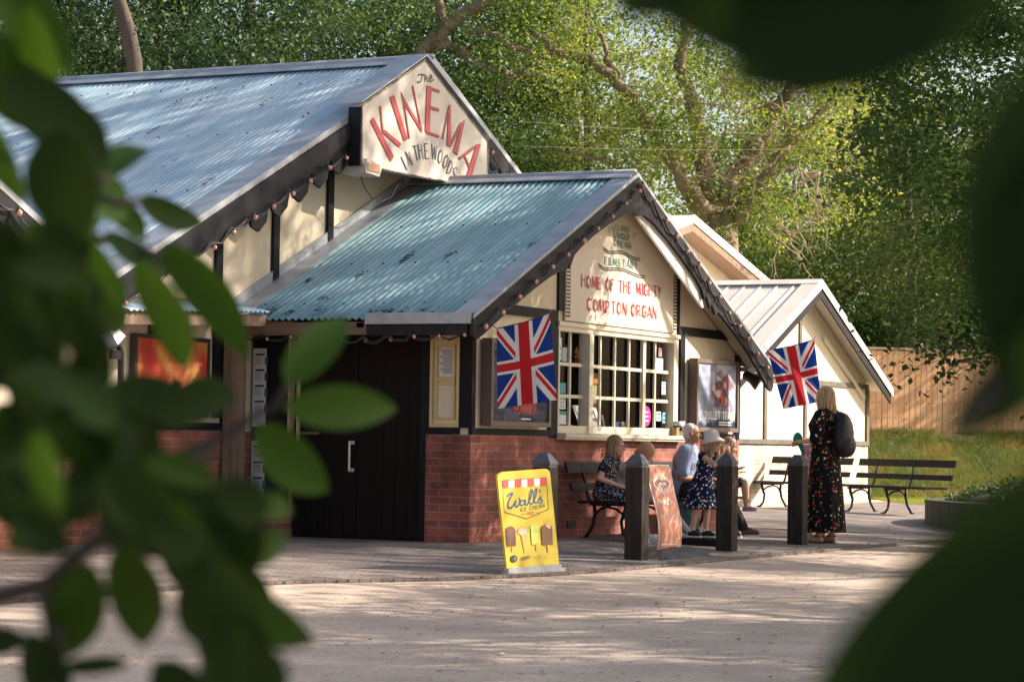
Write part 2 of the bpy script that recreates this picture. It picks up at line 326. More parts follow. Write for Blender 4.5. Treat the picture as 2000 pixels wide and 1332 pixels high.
# ------------------------------------------------------------------ the ground
def sheet(name, xs, ys, zoff, m, mask=None, kind='structure'):
    vs = []; fs = []
    for y in ys:
        for x in xs: vs.append((x, y, gz(x, y)+zoff))
    n = len(xs)
    for j in range(len(ys)-1):
        for i in range(n-1): fs.append((j*n+i, j*n+i+1, (j+1)*n+i+1, (j+1)*n+i))
    mb = MB(); mb.add(vs, fs, None, True); o = mb.build(name, m); tag(o, kind=kind); return o
ys = [-400, -60, -20, -10, -6, -4]+[-3.5+.5*i for i in range(8)]+[.5, 5, 20, 60, 500]
sheet('ground', [-300, -40, -20, -10, 0, 10, 30, 80, 600], ys, 0, M['gravel'])
# block paved forecourt, its edge kerb
EDGE = [(-14, -1.2), (-9.7, -1.25), (-6.9, -1.32), (-5.8, -1.55), (-4.6, -2.05), (-3.2, -2.32), (-2, -2.42), (0, -2.45), (4, -2.55), (7.4, -2.75), (11, -3.4), (18, -6), (30, -12)]
def edge_y(x):
    for (a, b), (c, d) in zip(EDGE, EDGE[1:]):
        if a <= x <= c: return b+(d-b)*(x-a)/(c-a)
    return EDGE[-1][1]
mb = MB(); xs = [-14+.4*i for i in range(111)]
for a, b in zip(xs, xs[1:]):
    for k in range(8):
        def pt(x, t):
            y0 = edge_y(x); y = y0+(2.6-y0)*t; return (x, y, gz(x, y)+.008)
        mb.face([pt(a, k/8), pt(b, k/8), pt(b, (k+1)/8), pt(a, (k+1)/8)])
tag(mb.build('paved_path', M['pave']), kind='structure')
mb = MB()
for a, b in zip(xs, xs[1:]):
    for k in range(4):                         # row of edging bricks
        x0 = a+(b-a)*(k+.04)/4; x1 = a+(b-a)*(k+.96)/4
        p = [(x, edge_y(x)-o, gz(0, edge_y(x))) for x, o in ((x0, .11), (x1, .11), (x1, -.0), (x0, -.0))]
        mb.prism(p, (0, 0, .022))
tag(mb.build('kerb', mat('kerb_brick', (.17, .135, .12), .9, var=(.10, .085, .08), vs=3, bump=.4)), kind='structure')
# grass strip and the bank behind
def bank_h(x, y):
    # height rises away from the benches, to the fence
    p = V((x, y)); d = (p-V((22.6, 2.6))).dot(V((.90, .44))); lat = (p-V((22.6, 2.6))).dot(V((.44, -.90)))
    h = 0
    if d > 1.5: h = min((d-1.5)*.27, 1.25)
    return h
mb = MB(); n1, n2 = 60, 40
vs = []
for j in range(n2+1):
    for i in range(n1+1):
        q = V((22.6, 2.6))+V((.90, .44))*(-2.2+j*.30)+V((.44, -.90))*(-.2+i*.3)
        vs.append((q.x, q.y, .015+bank_h(q.x, q.y)+.05*noise.noise(V((q.x, q.y, 0))) * (1 if bank_h(q.x, q.y) > 0 else .2)))
mb.add(vs, [(j*(n1+1)+i, j*(n1+1)+i+1, (j+1)*(n1+1)+i+1, (j+1)*(n1+1)+i) for j in range(n2) for i in range(n1)], None, True)
tag(mb.build('grass_bank', M['grass']), kind='structure')

# ------------------------------------------------------------------ cinema building
CIN = empty('cinema_building', (0, 0, 0), 'cream and black timbered cinema with blue-grey corrugated roofs and red brick base', 'cinema building')
W = 7.4; RX = 3.36; RZ = 3.95; EZL = 2.17; SL = (RZ-EZL)/(RX+.6)
def rz_low(x): return RZ-abs(x-RX)*SL
def corr(name, x0, z0, x1, z1, y0, y1, m, parent, pitch=.076, amp=.014, rows=5):
    """corrugated sheet between the eave line (x0,z0) and the ridge line (x1,z1), running y0..y1"""
    k = 8; n = int((y1-y0)/pitch*k); vs = []; d = V((x1-x0, 0, z1-z0)); nn = V((-d.z, 0, d.x)).normalized()
    if nn.z < 0: nn = -nn
    rr = []
    for r in range(rows): rr += [(r/rows, 0), ((r+1)/rows+.004, .004)] if False else []
    ts = np.linspace(0, 1, rows+1)
    for side in (0, 1):
        for t in ts:
            for i in range(n+1):
                y = y0+(y1-y0)*i/n; a = amp*math.cos(2*PI*(y-y0)/pitch)+amp+.004*math.sin(y*1.3+t*5)-side*.004
                p = V((x0, y, z0))+d*t+nn*a; vs.append(p)
    fs = []; q = n+1; h = len(ts)*q
    for r in range(rows):
        for i in range(n):
            fs.append((r*q+i, r*q+i+1, (r+1)*q+i+1, (r+1)*q+i)); fs.append((h+r*q+i, h+(r+1)*q+i, h+(r+1)*q+i+1, h+r*q+i+1))
    for i in range(n): fs.append((i, h+i, h+i+1, i+1))
    mb = MB(); mb.add(vs, fs, m, True)
    # bolt heads in rows across the sheets
    random.seed(int(x0*10)+int(z0*100))
    for t in (.09, .36, .63, .9):
        y = y0+.25
        while y < y1:
            yy = y0+round((y-y0)/pitch)*pitch; p = V((x0, yy, z0))+d*t+nn*(2*amp)
            mb.lathe(p, [(.014, 0), (.012, .006), (.004, .010)], 6, M['iron'], nn); y += pitch*(5 if t > .3 else 6)
    return mb.build(name, m, parent)
# --- lower wing walls
mb = MB()
mb.box((.0, .0, 0), (W, .23, 1.07)); mb.box((0, .23, 0), (.23, .50, 1.07)); mb.box((W-.23, .23, 0), (W, 2.5, 1.07)); mb.box((0, 2.06, 0), (.23, 2.5, 1.07))
mb.box((-12, 2.5, 0), (0, 2.73, 1.07)); mb.box((-12, 2.73, 0), (-11.8, 13, 1.07)); mb.box((0, 2.5, 0), (8, 2.73, 1.07))
mb.build('brick_plinth', M['brick'], CIN)
mb = MB(); Y0, Y1 = .02, .2
WX0, WX1, WZ0, WZ1 = 2.0, 5.34, 1.10, 2.29
def gab(xa, xb, z0, y=Y0):    # gable piece between xa and xb, from z0 up to the roof line
    pts = [(xa, y, z0), (xb, y, z0), (xb, y, rz_low(xb)-.05)]
    if xa < RX < xb: pts.append((RX, y, RZ-.05))
    pts.append((xa, y, rz_low(xa)-.05)); mb.prism(pts, (0, Y1-Y0, 0))
gab(0.02, WX0, 1.07); gab(WX1, W-.02, 1.07); gab(WX0, WX1, WZ1)
mb.box((WX0, Y0, 1.07), (WX1, Y1, WZ0))
mb.box((.02, .2, 1.13), (.2, .50, 2.2)); mb.box((.02, 2.06, 1.07), (.2, 2.5, 2.2)); mb.box((.02, .5, 2.07), (.2, 2.06, 2.2))
mb.box((W-.2, .2, 1.07), (W-.02, 2.5, 2.2))
mb.build('render_wall', M['cream'], CIN)
mb = MB(); mb.obox((RX+.10, -.27, rz_low(RX+.10)-.40), (2.0, 0, -2.0*SL), (0, .03, 0), (0, 0, .30)); mb.build('painted_sun_band', M['whitep'], CIN)  # white strip added as a painted sunlit band of wall below the right barge
# --- main building gable wall (two roofs side by side sharing a valley)
MX, MZ, MSL = 3.2, 5.33, .466; VX = -3.1; VZ = MZ-(MX-VX)*MSL; WXA = -8.9
def rz_main(x):
    return MZ-abs(x-MX)*MSL if x >= VX else VZ+(min(x, 2*VX-x)-VX if False else (VX-x) if x > WXA else (VX-WXA)-(WXA-x))*MSL
mb = MB(); yw = 2.52
def gabm(xs, z0):
    pts = [(xs[0], yw, z0), (xs[-1], yw, z0)]+[(x, yw, rz_main(x)-.06) for x in reversed(xs)]; mb.prism(pts, (0, .2, 0))
gabm([VX, MX, 7.6], 1.07); gabm([-12, WXA, VX], 1.07)
mb.box((7.4, yw+.2, 0), (7.6, 12, 3.2)); mb.box((-11.98, yw+.2, 1.07), (-11.8, 12.9, 2.2)); mb.box((-12, 12.6, 0), (7.6, 12.8, 2.6))
mb.build('render_wall', M['cream'], CIN)
# --- timber framing of both fronts
mb = MB(); p = .018
def fr(x0, x1, z0, z1, y=Y0, d=.03): mb.box((x0, y-d, z0), (x1, y+.01, z1))
fr(0.0, 1.80, 1.072, 1.135); fr(5.56, W, 1.072, 1.14)
fr(1.80, 1.985, 1.05, 2.29); fr(5.42, 5.56, 1.14, 2.29); fr(7.27, W+.01, 1.14, 2.12)
fr(.55, 1.985, 2.293, 2.395); fr(5.36, 7.0, 2.293, 2.395)
fr(1.99, 2.13, 2.398, 3.05); fr(5.245, 5.38, 2.398, 3.02)
mb.box((-.012, -.012, 1.136), (.07, .13, 2.15)); mb.box((-.012, .13, 1.075), (.05, .505, 1.135)); mb.box((-.01, .50, 0.0), (.10, .56, 2.12)); mb.box((-.01, .13, 2.06), (.10, 2.05, 2.2)); mb.box((-.012, .46, 1.136), (.05, .498, 2.058))
for x in (1.47, .36, -.72, -1.85): mb.box((x-.06, yw-.035, 1.2), (x+.06, yw+.01, rz_main(x)-.3))
mb.box((-12, yw-.035, 1.075), (-.3, yw+.01, 1.15)); mb.box((-.62, yw-.036, 1.152), (-.5, yw+.01, 2.2))
mb.build('timber_framing', M['black'], CIN)
# --- roofs
r1 = corr('roof', -.6, EZL, RX, RZ, -.28, 2.52, M['roofB'], CIN)
r2 = corr('roof', W+.33, rz_low(W+.33), RX, RZ, -.28, 2.52, M['roofB'], CIN)
mb = MB()
for sx in (-1, 1): mb.obox((RX, -.285, RZ+.045), (sx*.17, 0, -.17*SL), (0, 2.8, 0), (0, 0, .012))
mb.tube([(RX, -.285, RZ+.045), (RX, 2.515, RZ+.045)], .035, 8)
mb.build('ridge_cap', M['flash'], r1)
mb = MB(); mb.obox((-.61, 2.30, EZL+.025), (RX+.61-.2, 0, RZ-EZL-.09), (0, .2, .015), (0, 0, .012)); mb.obox((-.61, 2.49, EZL+.04), (RX+.61-.1, 0, RZ-EZL-.045), (0, .012, 0), (0, 0, .12))
mb.build('flashing', M['flash'], r1)
mb = MB()   # verge sheets beside the barge board
mb.obox((-.6, -.31, EZL+.028), (RX+.6, 0, RZ-EZL), (0, .24, 0), (0, 0, .01)); mb.obox((-.6, -.315, EZL+.04), (RX+.6, 0, RZ-EZL), (0, .012, 0), (0, 0, -.075))
mb.obox((W+.33, -.31, rz_low(W+.33)+.028), (RX-W-.33, 0, RZ-rz_low(W+.33)), (0, .24, 0), (0, 0, .01)); mb.obox((W+.33, -.315, rz_low(W+.33)+.04), (RX-W-.33, 0, RZ-rz_low(W+.33)), (0, .012, 0), (0, 0, -.06))
mb.build('verge_flashing', M['flash'], r1)
mb = MB(); mb.box((-.63, -.30, 2.13), (-.615, .86, 2.23)); mb.box((-.63, -.30, 2.23), (-.52, .86, 2.238))
mb.build('fascia_flashing', M['flash'], r1)
mb = MB(); mb.box((-.6, -.25, 2.02), (-.555, .86, 2.125)); mb.build('fascia_board', M['barge'], CIN)
mb = MB(); mb.box((-.58, .862, 2.03), (-.46, 2.46, 2.155)); mb.box((-.58, .9, 2.10), (0.0, .98, 2.15)); mb.build('eaves_beam', M['beamwood'], CIN)
mb = MB()   # soffit boards
mb.obox((-.55, -.25, EZL-.02), (RX+.55, 0, RZ-EZL), (0, .27, 0), (0, 0, -.012)); mb.obox((W+.28, -.25, rz_low(W+.28)-.02), (RX-W-.28, 0, RZ-rz_low(W+.28)), (0, .27, 0), (0, 0, -.012))
mb.build('soffit', M['white'], CIN)
r3 = corr('roof', VX, VZ, MX, MZ, 2.2, 12.9, M['roofA'], CIN)
r4 = corr('roof', 8.3, rz_main(8.3), MX, MZ, 2.2, 12.9, M['roofA'], CIN, rows=2)
r5 = corr('roof', VX, VZ, WXA, rz_main(WXA), 2.2, 12.9, M['roofA'], CIN, rows=2)
r6 = corr('roof', -13, rz_main(-13), WXA, rz_main(WXA), 2.2, 12.9, M['roofA'], CIN, rows=2)
mb = MB()
for sx in (-1, 1): mb.obox((MX, 2.18, MZ+.05), (sx*.19, 0, -.19*MSL), (0, 10.7, 0), (0, 0, .012))
mb.tube([(MX, 2.18, MZ+.05), (MX, 12.9, MZ+.05)], .04, 8)
mb.build('ridge_cap', M['flash'], r3)
mb = MB()
def rake(xa, xb, y, dz, h, dy, up=.0):
    za, zb = rz_main(xa), rz_main(xb); mb.obox((xa, y, za+dz), (xb-xa, 0, zb-za), (0, dy, 0), (0, 0, h))
rake(VX, MX, 2.165, .03, .012, .30); rake(MX, 8.3, 2.165, .03, .012, .30); rake(WXA, VX, 2.165, .03, .012, .30)
rake(VX, MX, 2.16, -.03, .07, .012); rake(MX, 8.3, 2.16, -.03, .07, .012); rake(WXA, VX, 2.16, -.03, .07, .012)
mb.build('verge_flashing', M['flash'], r3)
# --- barge boards with cut-out lower edges
def barge(name, xa, za, xb, zb, y, prof, parent, thick=.035, m=None, top=.0):
    if y < 0: prof = [(s_, d_+.035) for s_, d_ in prof]
    """xa,za apex end; prof = [(s, depth)]"""
    n = len(prof); up = [(xa+(xb-xa)*s, y, za+(zb-za)*s-top) for s, d in (prof[0], prof[-1])]
    lo = [(xa+(xb-xa)*s, y, za+(zb-za)*s-d) for s, d in prof]
    mb = MB(); mb.prism([up[0]]+lo+[up[1]], (0, -thick, 0)); return mb.build(name, m or M['barge'], parent)
pl = [(0, .40), (.04, .31), (.1, .25), (.2, .205), (.3, .185), (.38, .19), (.42, .21), (.445, .30), (.455, .25), (.47, .30), (.5, .255), (.56, .215), (.66, .19), (.78, .185), (.88, .19), (.94, .20), (.98, .19), (1.0, .12)]
pr = [(0, .40), (.04, .30), (.1, .24), (.2, .20), (.3, .185), (.4, .19), (.44, .22), (.46, .30), (.47, .22), (.50, .31), (.51, .23), (.54, .30), (.56, .22), (.66, .20), (.78, .20), (.88, .24), (.95, .30), (.985, .28), (1.0, .18)]
barge('barge_board', RX, RZ-.005, -.62, EZL-.005, -.285, pl, CIN); barge('barge_board', RX, RZ-.005, W+.36, rz_low(W+.36)-.005, -.285, pr, CIN)
def teeth(s0, s1, n, d0=.24, d1=.40, a=(), b=()):
    out = list(a)
    for i in range(n):
        s = s0+(s1-s0)*i/n; w_ = (s1-s0)/n; out += [(s+w_*.04, d0+.02), (s+w_*.15, d1-.05), (s+w_*.5, d1), (s+w_*.82, d1-.10), (s+w_*.96, d0)]
    return out+list(b)
barge('barge_board', MX, MZ-.03, VX, VZ-.03, 2.2, teeth(.24, .62, 6, .27, .50, [(0, .3)], [(.70, .33), (.85, .27), (1, .26)]), CIN)
barge('barge_board', MX, MZ-.03, 8.3, rz_main(8.3)-.03, 2.2, teeth(.2, .9, 10, .22, .34, [(0, .3)], [(1, .2)]), CIN)
barge('barge_board', WXA, rz_main(WXA)-.03, VX, VZ-.03, 2.2, [(0, .3), (1, .26)], CIN)
# a proud fascia strip above the cut-outs
mb = MB(); rake(VX, MX-1.6, 2.13, -.235, .20, .034); mb.build('fascia_board', M['barge'], CIN)
# --- canopy over the porch left of the wing
mb = MB(); n = 8*28
cv = []; 
for side in (0, 1):
    for t in (0, 1):
        for i in range(n+1):
            x = -3.05+2.42*i/n; ex = 2.15+.11*(i/n); cv.append((x, 1.95+.55*t, ex+.10*t+.009*math.cos(2*PI*i/8)-.004*side))
q = n+1; fs = []
for i in range(n): fs += [(i, i+1, q+i+1, q+i), (2*q+i, 3*q+i, 3*q+i+1, 2*q+i+1), (i, 2*q+i, 2*q+i+1, i+1)]
mb.add(cv, fs, None, True); can = mb.build('canopy', M['roofA'], CIN)
mb = MB(); mb.obox((-3.05, 2.0, 2.02), (2.45, 0, .10), (0, .06, 0), (0, 0, .11)); mb.obox((-3.05, 2.48, 2.24), (2.45, 0, .11), (0, .012, 0), (0, 0, .05)); mb.build('canopy_beam', M['oldwood'], can)
# --- corner post of the porch
mb = MB(); mb.box((-.64, 2.27, -.05), (-.575, 2.47, 2.1)); mb.box((-.574, 2.29, -.05), (-.50, 2.45, 2.1)); mb.build('porch_post', M['oldwood'], CIN)
# --- entrance doors
for k, (a, b) in enumerate(((.565, 1.30), (1.305, 2.05))):
    mb = MB(); w_ = (b-a)/5
    for i in range(5): mb.box((.045, a+w_*i+.003, .02), (.085, a+w_*(i+1)-.003, 2.05))
    mb.box((.05, a, .02), (.08, b, 2.05))
    d = mb.build('door', M['door'], CIN)
    if k == 1:
        mb = MB(); y = 1.40; mb.tube([(.04, y-.05, .98), (-.03, y-.05, .98), (-.03, y-.05, .70), (.04, y-.05, .70)], .012, 8, smooth=False); mb.box((.038, y-.065, .955), (.046, y-.0, .99)); mb.box((.038, y-.065, .68), (.046, y, .715))
        mb.build('handle', M['whitep'], d)
        mb = MB(); mb.box((.038, 1.75, 1.05), (.044, 1.98, 1.075)); mb.build('door_plate', M['beamwood'], d)
# floor slab and dark room behind the doors and the window
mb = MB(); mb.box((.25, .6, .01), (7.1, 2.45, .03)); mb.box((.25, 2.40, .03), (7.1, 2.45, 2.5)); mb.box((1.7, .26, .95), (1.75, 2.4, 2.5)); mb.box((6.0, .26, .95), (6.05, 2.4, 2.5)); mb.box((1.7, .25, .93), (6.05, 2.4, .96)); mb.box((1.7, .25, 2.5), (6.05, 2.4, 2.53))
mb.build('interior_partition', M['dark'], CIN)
# --- big front window
win = MB(); yf = -.01
win.box((WX0-.01, yf, 2.185), (WX1+.0, .12, 2.285)); win.box((WX0-.03, -.03, 2.24), (WX1+.02, yf, 2.284))
win.box((2.755, yf-.02, 1.105), (2.86, .10, 2.183)); win.box((WX0, yf, 1.105), (2.035, .10, 2.183)); win.box((5.21, yf, 1.105), (WX1-.0, .10, 2.183)); win.box((2.036, yf, 1.105), (2.754, .10, 1.185)); win.box((2.861, yf, 1.105), (5.209, .10, 1.185))
wn = win.build('window', M['white'], CIN)
mb = MB()
def vbar(x, w_=.035, y=.045): mb.box((x-w_/2, y, 1.186), (x+w_/2, .07, 2.183))
for x in (2.42,): vbar(x)
for x in (3.22, 3.62, 4.02, 4.78): vbar(x)
vbar(4.42, .075, .03)
for z in (1.50, 1.84):
    mb.box((2.036, .047, z-.018), (2.753, .066, z+.018)); mb.box((2.862, .047, z-.018), (5.208, .066, z+.018))
mb.build('glazing_bars', M['white'], wn)
mb = MB(); mb.box((2.037, .074, 1.187), (2.752, .078, 2.182)); mb.box((2.863, .074, 1.187), (5.207, .078, 2.182)); mb.build('pane', M['glass'], wn)
mb = MB(); mb.box((1.99, -.10, 1.035), (5.40, .02, 1.095)); mb.box((1.98, -.12, 1.06), (5.41, -.10, 1.10)); mb.build('sill', M['white'], wn)
# small side window with leaded frame
sw = MB()
def sb(y0, y1, z0, z1, x0, x1): sw.box((x0, y0, z0), (x1, y1, z1))
sb(.132, .16, 1.14, 2.055, -.015, .06); sb(.43, .458, 1.14, 2.055, -.015, .06); sb(.16, .43, 1.14, 1.18, -.015, .06); sb(.16, .43, 1.99, 2.055, -.015, .06)
sb(.185, .40, 1.93, 1.955, -.005, .045); sb(.185, .40, 1.60, 1.63, -.005, .045); sb(.185, .40, 1.22, 1.245, -.005, .045); sb(.185, .205, 1.246, 1.93, -.004, .044); sb(.38, .40, 1.246, 1.93, -.004, .044); sb(.185, .40, 1.56, 1.58, -.005, .045)
swo = sw.build('window', M['yellowr'], CIN)
mb = MB(); mb.box((.022, .16, 1.18), (.028, .43, 1.99), mat('olive_panel', (.12, .10, .03), .4)); mb.build('pane', M['dark'], swo)
mb = MB(); mb.box((.012, .215, 1.64), (.016, .37, 1.915), M['paper'])
for i in range(12): mb.box((.010, .225, 1.90-.02*i), (.0115, .36-.02*(i % 3), 1.893-.02*i), M['ink'])
tag(mb.build('price_list', M['paper']), 'white printed price list inside the narrow side window beside the black doors', 'notice')
# downpipe-like brown soffit at the right corner
mb = MB(); mb.box((7.42, .0, 2.0), (9.3, .10, 2.16)); mb.box((7.42, 0, 1.93), (9.3, .06, 1.98), M['black']); mb.build('side_fascia', M['beamwood'], CIN)
mb = MB(); mb.box((2.28, -.012, .10), (2.5, .002, .17)); mb.build('air_vent', M['iron'], CIN)

# window contents: notices, stickers and a counter display
def thin(name, label, cat, x0, x1, z0, z1, m, y=.070, grp='papers stuck inside the window', deco=None):
    mb = MB(); mb.box((x0, y-.002, z0), (x1, y, z1), m)
    if deco: deco(mb, x0, x1, z0, z1, y-.0028)
    return tag(mb.build(name, m), label, cat, grp)
def lines(n, m):
    def f(mb, x0, x1, z0, z1, y):
        for i in range(n):
            z = z1-(z1-z0)*(i+.7)/(n+.6); mb.box((x0+.1*(x1-x0), y-.0005, z-.1*(z1-z0)/n), (x1-(.1+.1*(i % 3))*(x1-x0), y, z+.1*(z1-z0)/n), m)
    return f
Pm = lambda c: mat('sticker_print', c, .5)
def tri(mb, x0, x1, z0, z1, y):
    cx = (x0+x1)/2; a, b, c = V((cx, y, z1-.03)), V((x0+.02, y, z0+.12)), V((x1-.02, y, z0+.12))
    for p_, q_ in ((a, b), (b, c), (c, a)): ribbon(mb, p_, q_, .012, NY, M['ink'], .0005)
    mb.box((x0+.03, y-.0005, z0+.04), (x1-.03, y, z0+.07), M['ink'])
thin('notice', 'white notice with black triangle symbol in the top left window pane', 'notice', 2.05, 2.24, 1.88, 2.12, M['paper'], deco=tri)
thin('notice', 'pale blue grey notice beside the triangle notice in the window', 'notice', 2.26, 2.38, 1.87, 2.02, Pm((.35, .42, .5)))
thin('notice', 'tall narrow white price strip at the left edge of the window', 'notice', 2.045, 2.12, 1.53, 1.82, M['paper'], deco=lines(6, M['ink']))
thin('notice', 'turquoise sticker in the left window column, middle row', 'sticker', 2.16, 2.36, 1.53, 1.64, Pm((.03, .30, .36)))
thin('notice', 'small white leaflet above the green topped leaflet, lower left pane', 'leaflet', 2.20, 2.36, 1.36, 1.48, M['paper'], deco=lines(4, M['ink']))
thin('notice', 'white leaflet with green top in the bottom left window pane', 'leaflet', 2.20, 2.38, 1.20, 1.34, M['paper'], deco=lambda mb, a, b, c, d, y: mb.box((a, y-.0005, d-.04), (b, y, d), M['teal']))
thin('notice', 'white card in the top right pane of the window', 'notice', 4.84, 5.06, 1.86, 2.0, M['paper'])
thin('notice', 'narrow patterned sticker in the top right pane above white card', 'sticker', 4.92, 5.02, 2.02, 2.12, Pm((.5, .3, .4)), deco=lines(3, M['ink']))
thin('notice', 'narrow white label in the right column of the window, middle row', 'label', 5.03, 5.15, 1.58, 1.73, M['paper'], deco=lines(3, M['ink']))
thin('notice', 'small dark and white sticker beside the round teal sticker', 'sticker', 4.88, 5.01, 1.27, 1.38, M['paper'], deco=lines(2, M['ink']))
def disc(name, label, x, z, rx, rz, m):
    mb = MB(); mb.prism([(x+rx*math.cos(2*PI*i/24), .070, z+rz*math.sin(2*PI*i/24)) for i in range(24)], (0, -.002, 0), m)
    for i in range(3): mb.box((x-rx*.5, .0665, z+.04-.05*i), (x+rx*.4, .0675, z+.055-.05*i), M['paper'])
    return tag(mb.build(name, m), label, 'sticker', 'papers stuck inside the window')
disc('sticker', 'large round pink sticker low in the window', 4.585, 1.32, .13, .115, Pm((.75, .02, .30)))
disc('sticker', 'small round teal sticker in the lower right pane', 5.11, 1.31, .08, .065, Pm((.03, .25, .32)))
mb = MB(); mb.obox((3.0, .35, 1.10), (.6, 0, 0), (0, .3, .12), (0, 0, .02)); mb.obox((3.3, .3, 1.12), (.28, .02, 0), (0, .12, .30), (0, .01, 0)); mb.obox((3.62, .28, 1.12), (.28, .02, 0), (0, .1, .28), (0, .01, 0)); mb.obox((3.9, .26, 1.12), (.1, .2, 0), (0, .05, .2), (0, .01, 0))
tag(mb.build('display_rack', mat('cardboard_white', (.55, .55, .56), .7)), 'white leaflet display rack on the counter behind the window', 'leaflet rack')
mb = MB(); mb.box((4.12, .25, 1.12), (4.28, .28, 1.25), Pm((.03, .12, .25))); mb.box((4.3, .25, 1.12), (4.4, .28, 1.25), M['paper']); tag(mb.build('leaflet', M['paper']), 'blue and white leaflets standing side by side behind the window', 'leaflets')
mb = MB(); mb.box((4.10, .55, 1.0), (4.26, .58, 1.70), mat('pale_wood', (.35, .30, .16), .6)); mb.box((4.09, .53, 1.68), (4.27, .60, 1.80), Pm((.45, .2, .02))); tag(mb.build('sign_stand', M['paper']), 'pale upright stand with yellow top behind the window', 'sign stand')
mb = MB()
random.seed(4)
for c, x in ((Pm((.55, .16, .02)), 3.80), (Pm((.5, .12, .03)), 4.15), (Pm((.06, .14, .03)), 3.55)):
    for i in range(9):
        a = random.uniform(0, 6.3); l_ = random.uniform(.04, .1); ctr = V((x+random.uniform(-.05, .05), .6, 1.98+random.uniform(-.07, .07))); e = V((math.cos(a)*l_, 0, math.sin(a)*l_)); s_ = V((-math.sin(a), 0, math.cos(a)))*.018
        mb.prism([ctr-e, ctr+s_, ctr+e, ctr-s_], (0, .005, 0), c)
tag(mb.build('paper_garland', M['paper']), 'orange and green paper garland hanging inside the window', 'garland')
mb = MB(); mb.lathe((5.28, -.05, 1.102), [(.045, 0), (.06, .0), (.075, .17), (.072, .17), (.055, .012)], 14); tb = mb.build('paper_tub', M['paper']); tag(tb, 'white paper tub with blue print standing on the window sill', 'tub')
mb = MB(); mb.lathe((5.28, -.05, 1.17), [(.0672, -.01), (.0715, .05)], 14, M['navy']); mb.build('printed_band', M['navy'], tb)
mb = MB(); mb.box((5.12, -.09, 1.102), (5.2, -.02, 1.19)); mb.box((5.11, -.095, 1.19), (5.21, -.015, 1.2)); tag(mb.build('wooden_box', mat('box_wood', (.3, .22, .08), .6)), 'small brown box on the sill left of the white tub', 'box')

# ------------------------------------------------------------------ cream annexe behind
AX, AZ, ASL, AY = 18.65, 3.80, .43, 3.157
AN = empty('annexe_building', (18.6, 3.157, 0), 'low pale annexe with cream ribbed metal gable roof beyond the brick corner of the cinema', 'annexe building')
def arz(x): return AZ-abs(x-AX)*ASL
inv = Matrix.Translation((-18.6, -3.157, 0))
def shift(o): o.data.transform(inv); return o
mb = MB(); mb.prism([(15.0, AY, 1.02), (22.4, AY, 1.02), (22.4, AY, arz(22.4)-.06), (AX, AY, AZ-.06), (15.0, AY, arz(15.0)-.06)], (0, .2, 0)); mb.box((22.2, AY+.2, 0), (22.38, 12, 2.1)); mb.box((15, AY+.2, 0), (15.2, 12, 2.1))
shift(mb.build('render_wall', M['cream2'], AN))
mb = MB(); mb.box((15.0, AY-.02, -.1), (22.4, AY+.18, 1.0)); shift(mb.build('brick_plinth', M['brickw'], AN))
tm = mat('faded_timber', (.10, .085, .075), .7, var=(.22, .19, .16), vs=5, bump=.3)
mb = MB(); mb.box((15.0, AY-.05, 1.02), (22.4, AY-.0, 1.10)); mb.box((15.0, AY-.03, 2.06), (22.4, AY+.01, 2.15)); mb.box((22.28, AY-.04, 1.10), (22.42, AY+.02, 2.06))
for x in (16.9, 18.9): mb.box((x-.06, AY-.03, 1.10), (x+.06, AY+.01, 2.06))
mb.box((18.55, AY-.03, 2.15), (18.67, AY+.01, AZ-.2)); shift(mb.build('timber_framing', tm, AN))
def ribbed(name, x0, z0, x1, z1, y0, y1, parent, pitch=.30):
    mb = MB(); d = V((x1-x0, 0, z1-z0)); nn = V((-d.z, 0, d.x)).normalized()
    if nn.z < 0: nn = -nn
    o = V((x0, y0, z0)); mb.obox(o, d, (0, y1-y0, 0), nn*.01)
    y = y0+.08
    while y < y1-.05:
        a = V((x0, y, z0))+nn*.0098; prof = [V((0, 0, 0)), V((0, .07, 0)), nn*.018+V((0, .05, 0)), nn*.018+V((0, .02, 0))]
        mb.prism([a+q for q in prof], d); y += pitch
    return shift(mb.build(name, M['hroof'], parent))
ra = ribbed('roof', 14.4, arz(14.4), AX, AZ, 2.80, 11, AN); ribbed('roof', 22.75, arz(22.75), AX, AZ, 2.80, 11, AN)
mb = MB()
for sx in (-1, 1): mb.obox((AX, 2.78, AZ+.05), (sx*.20, 0, -.2*ASL), (0, 8.2, 0), (0, 0, .012))
for xb in (14.4, 22.75): mb.obox((xb, 2.77, arz(xb)+.04), (AX-xb, 0, AZ-arz(xb)), (0, .30, 0), (0, 0, .012)); mb.obox((xb, 2.765, arz(xb)-.10), (AX-xb, 0, AZ-arz(xb)), (0, .012, 0), (0, 0, .15))
shift(mb.build('verge_cap', M['hroof'], ra))
mb = MB()
for xb in (14.45, 22.7): mb.obox((xb, 2.79, arz(xb)-.26), (AX-xb, 0, AZ-arz(xb)), (0, .03, 0), (0, 0, .22))
shift(mb.build('barge_board', M['barge'], AN))
mb = MB(); mb.obox((22.1, AY-.06, arz(22.1)-.45), (-2.3, 0, 2.3*ASL), (0, .05, 0), (0, 0, .07)); shift(mb.build('tie_strip', M['white'], AN))
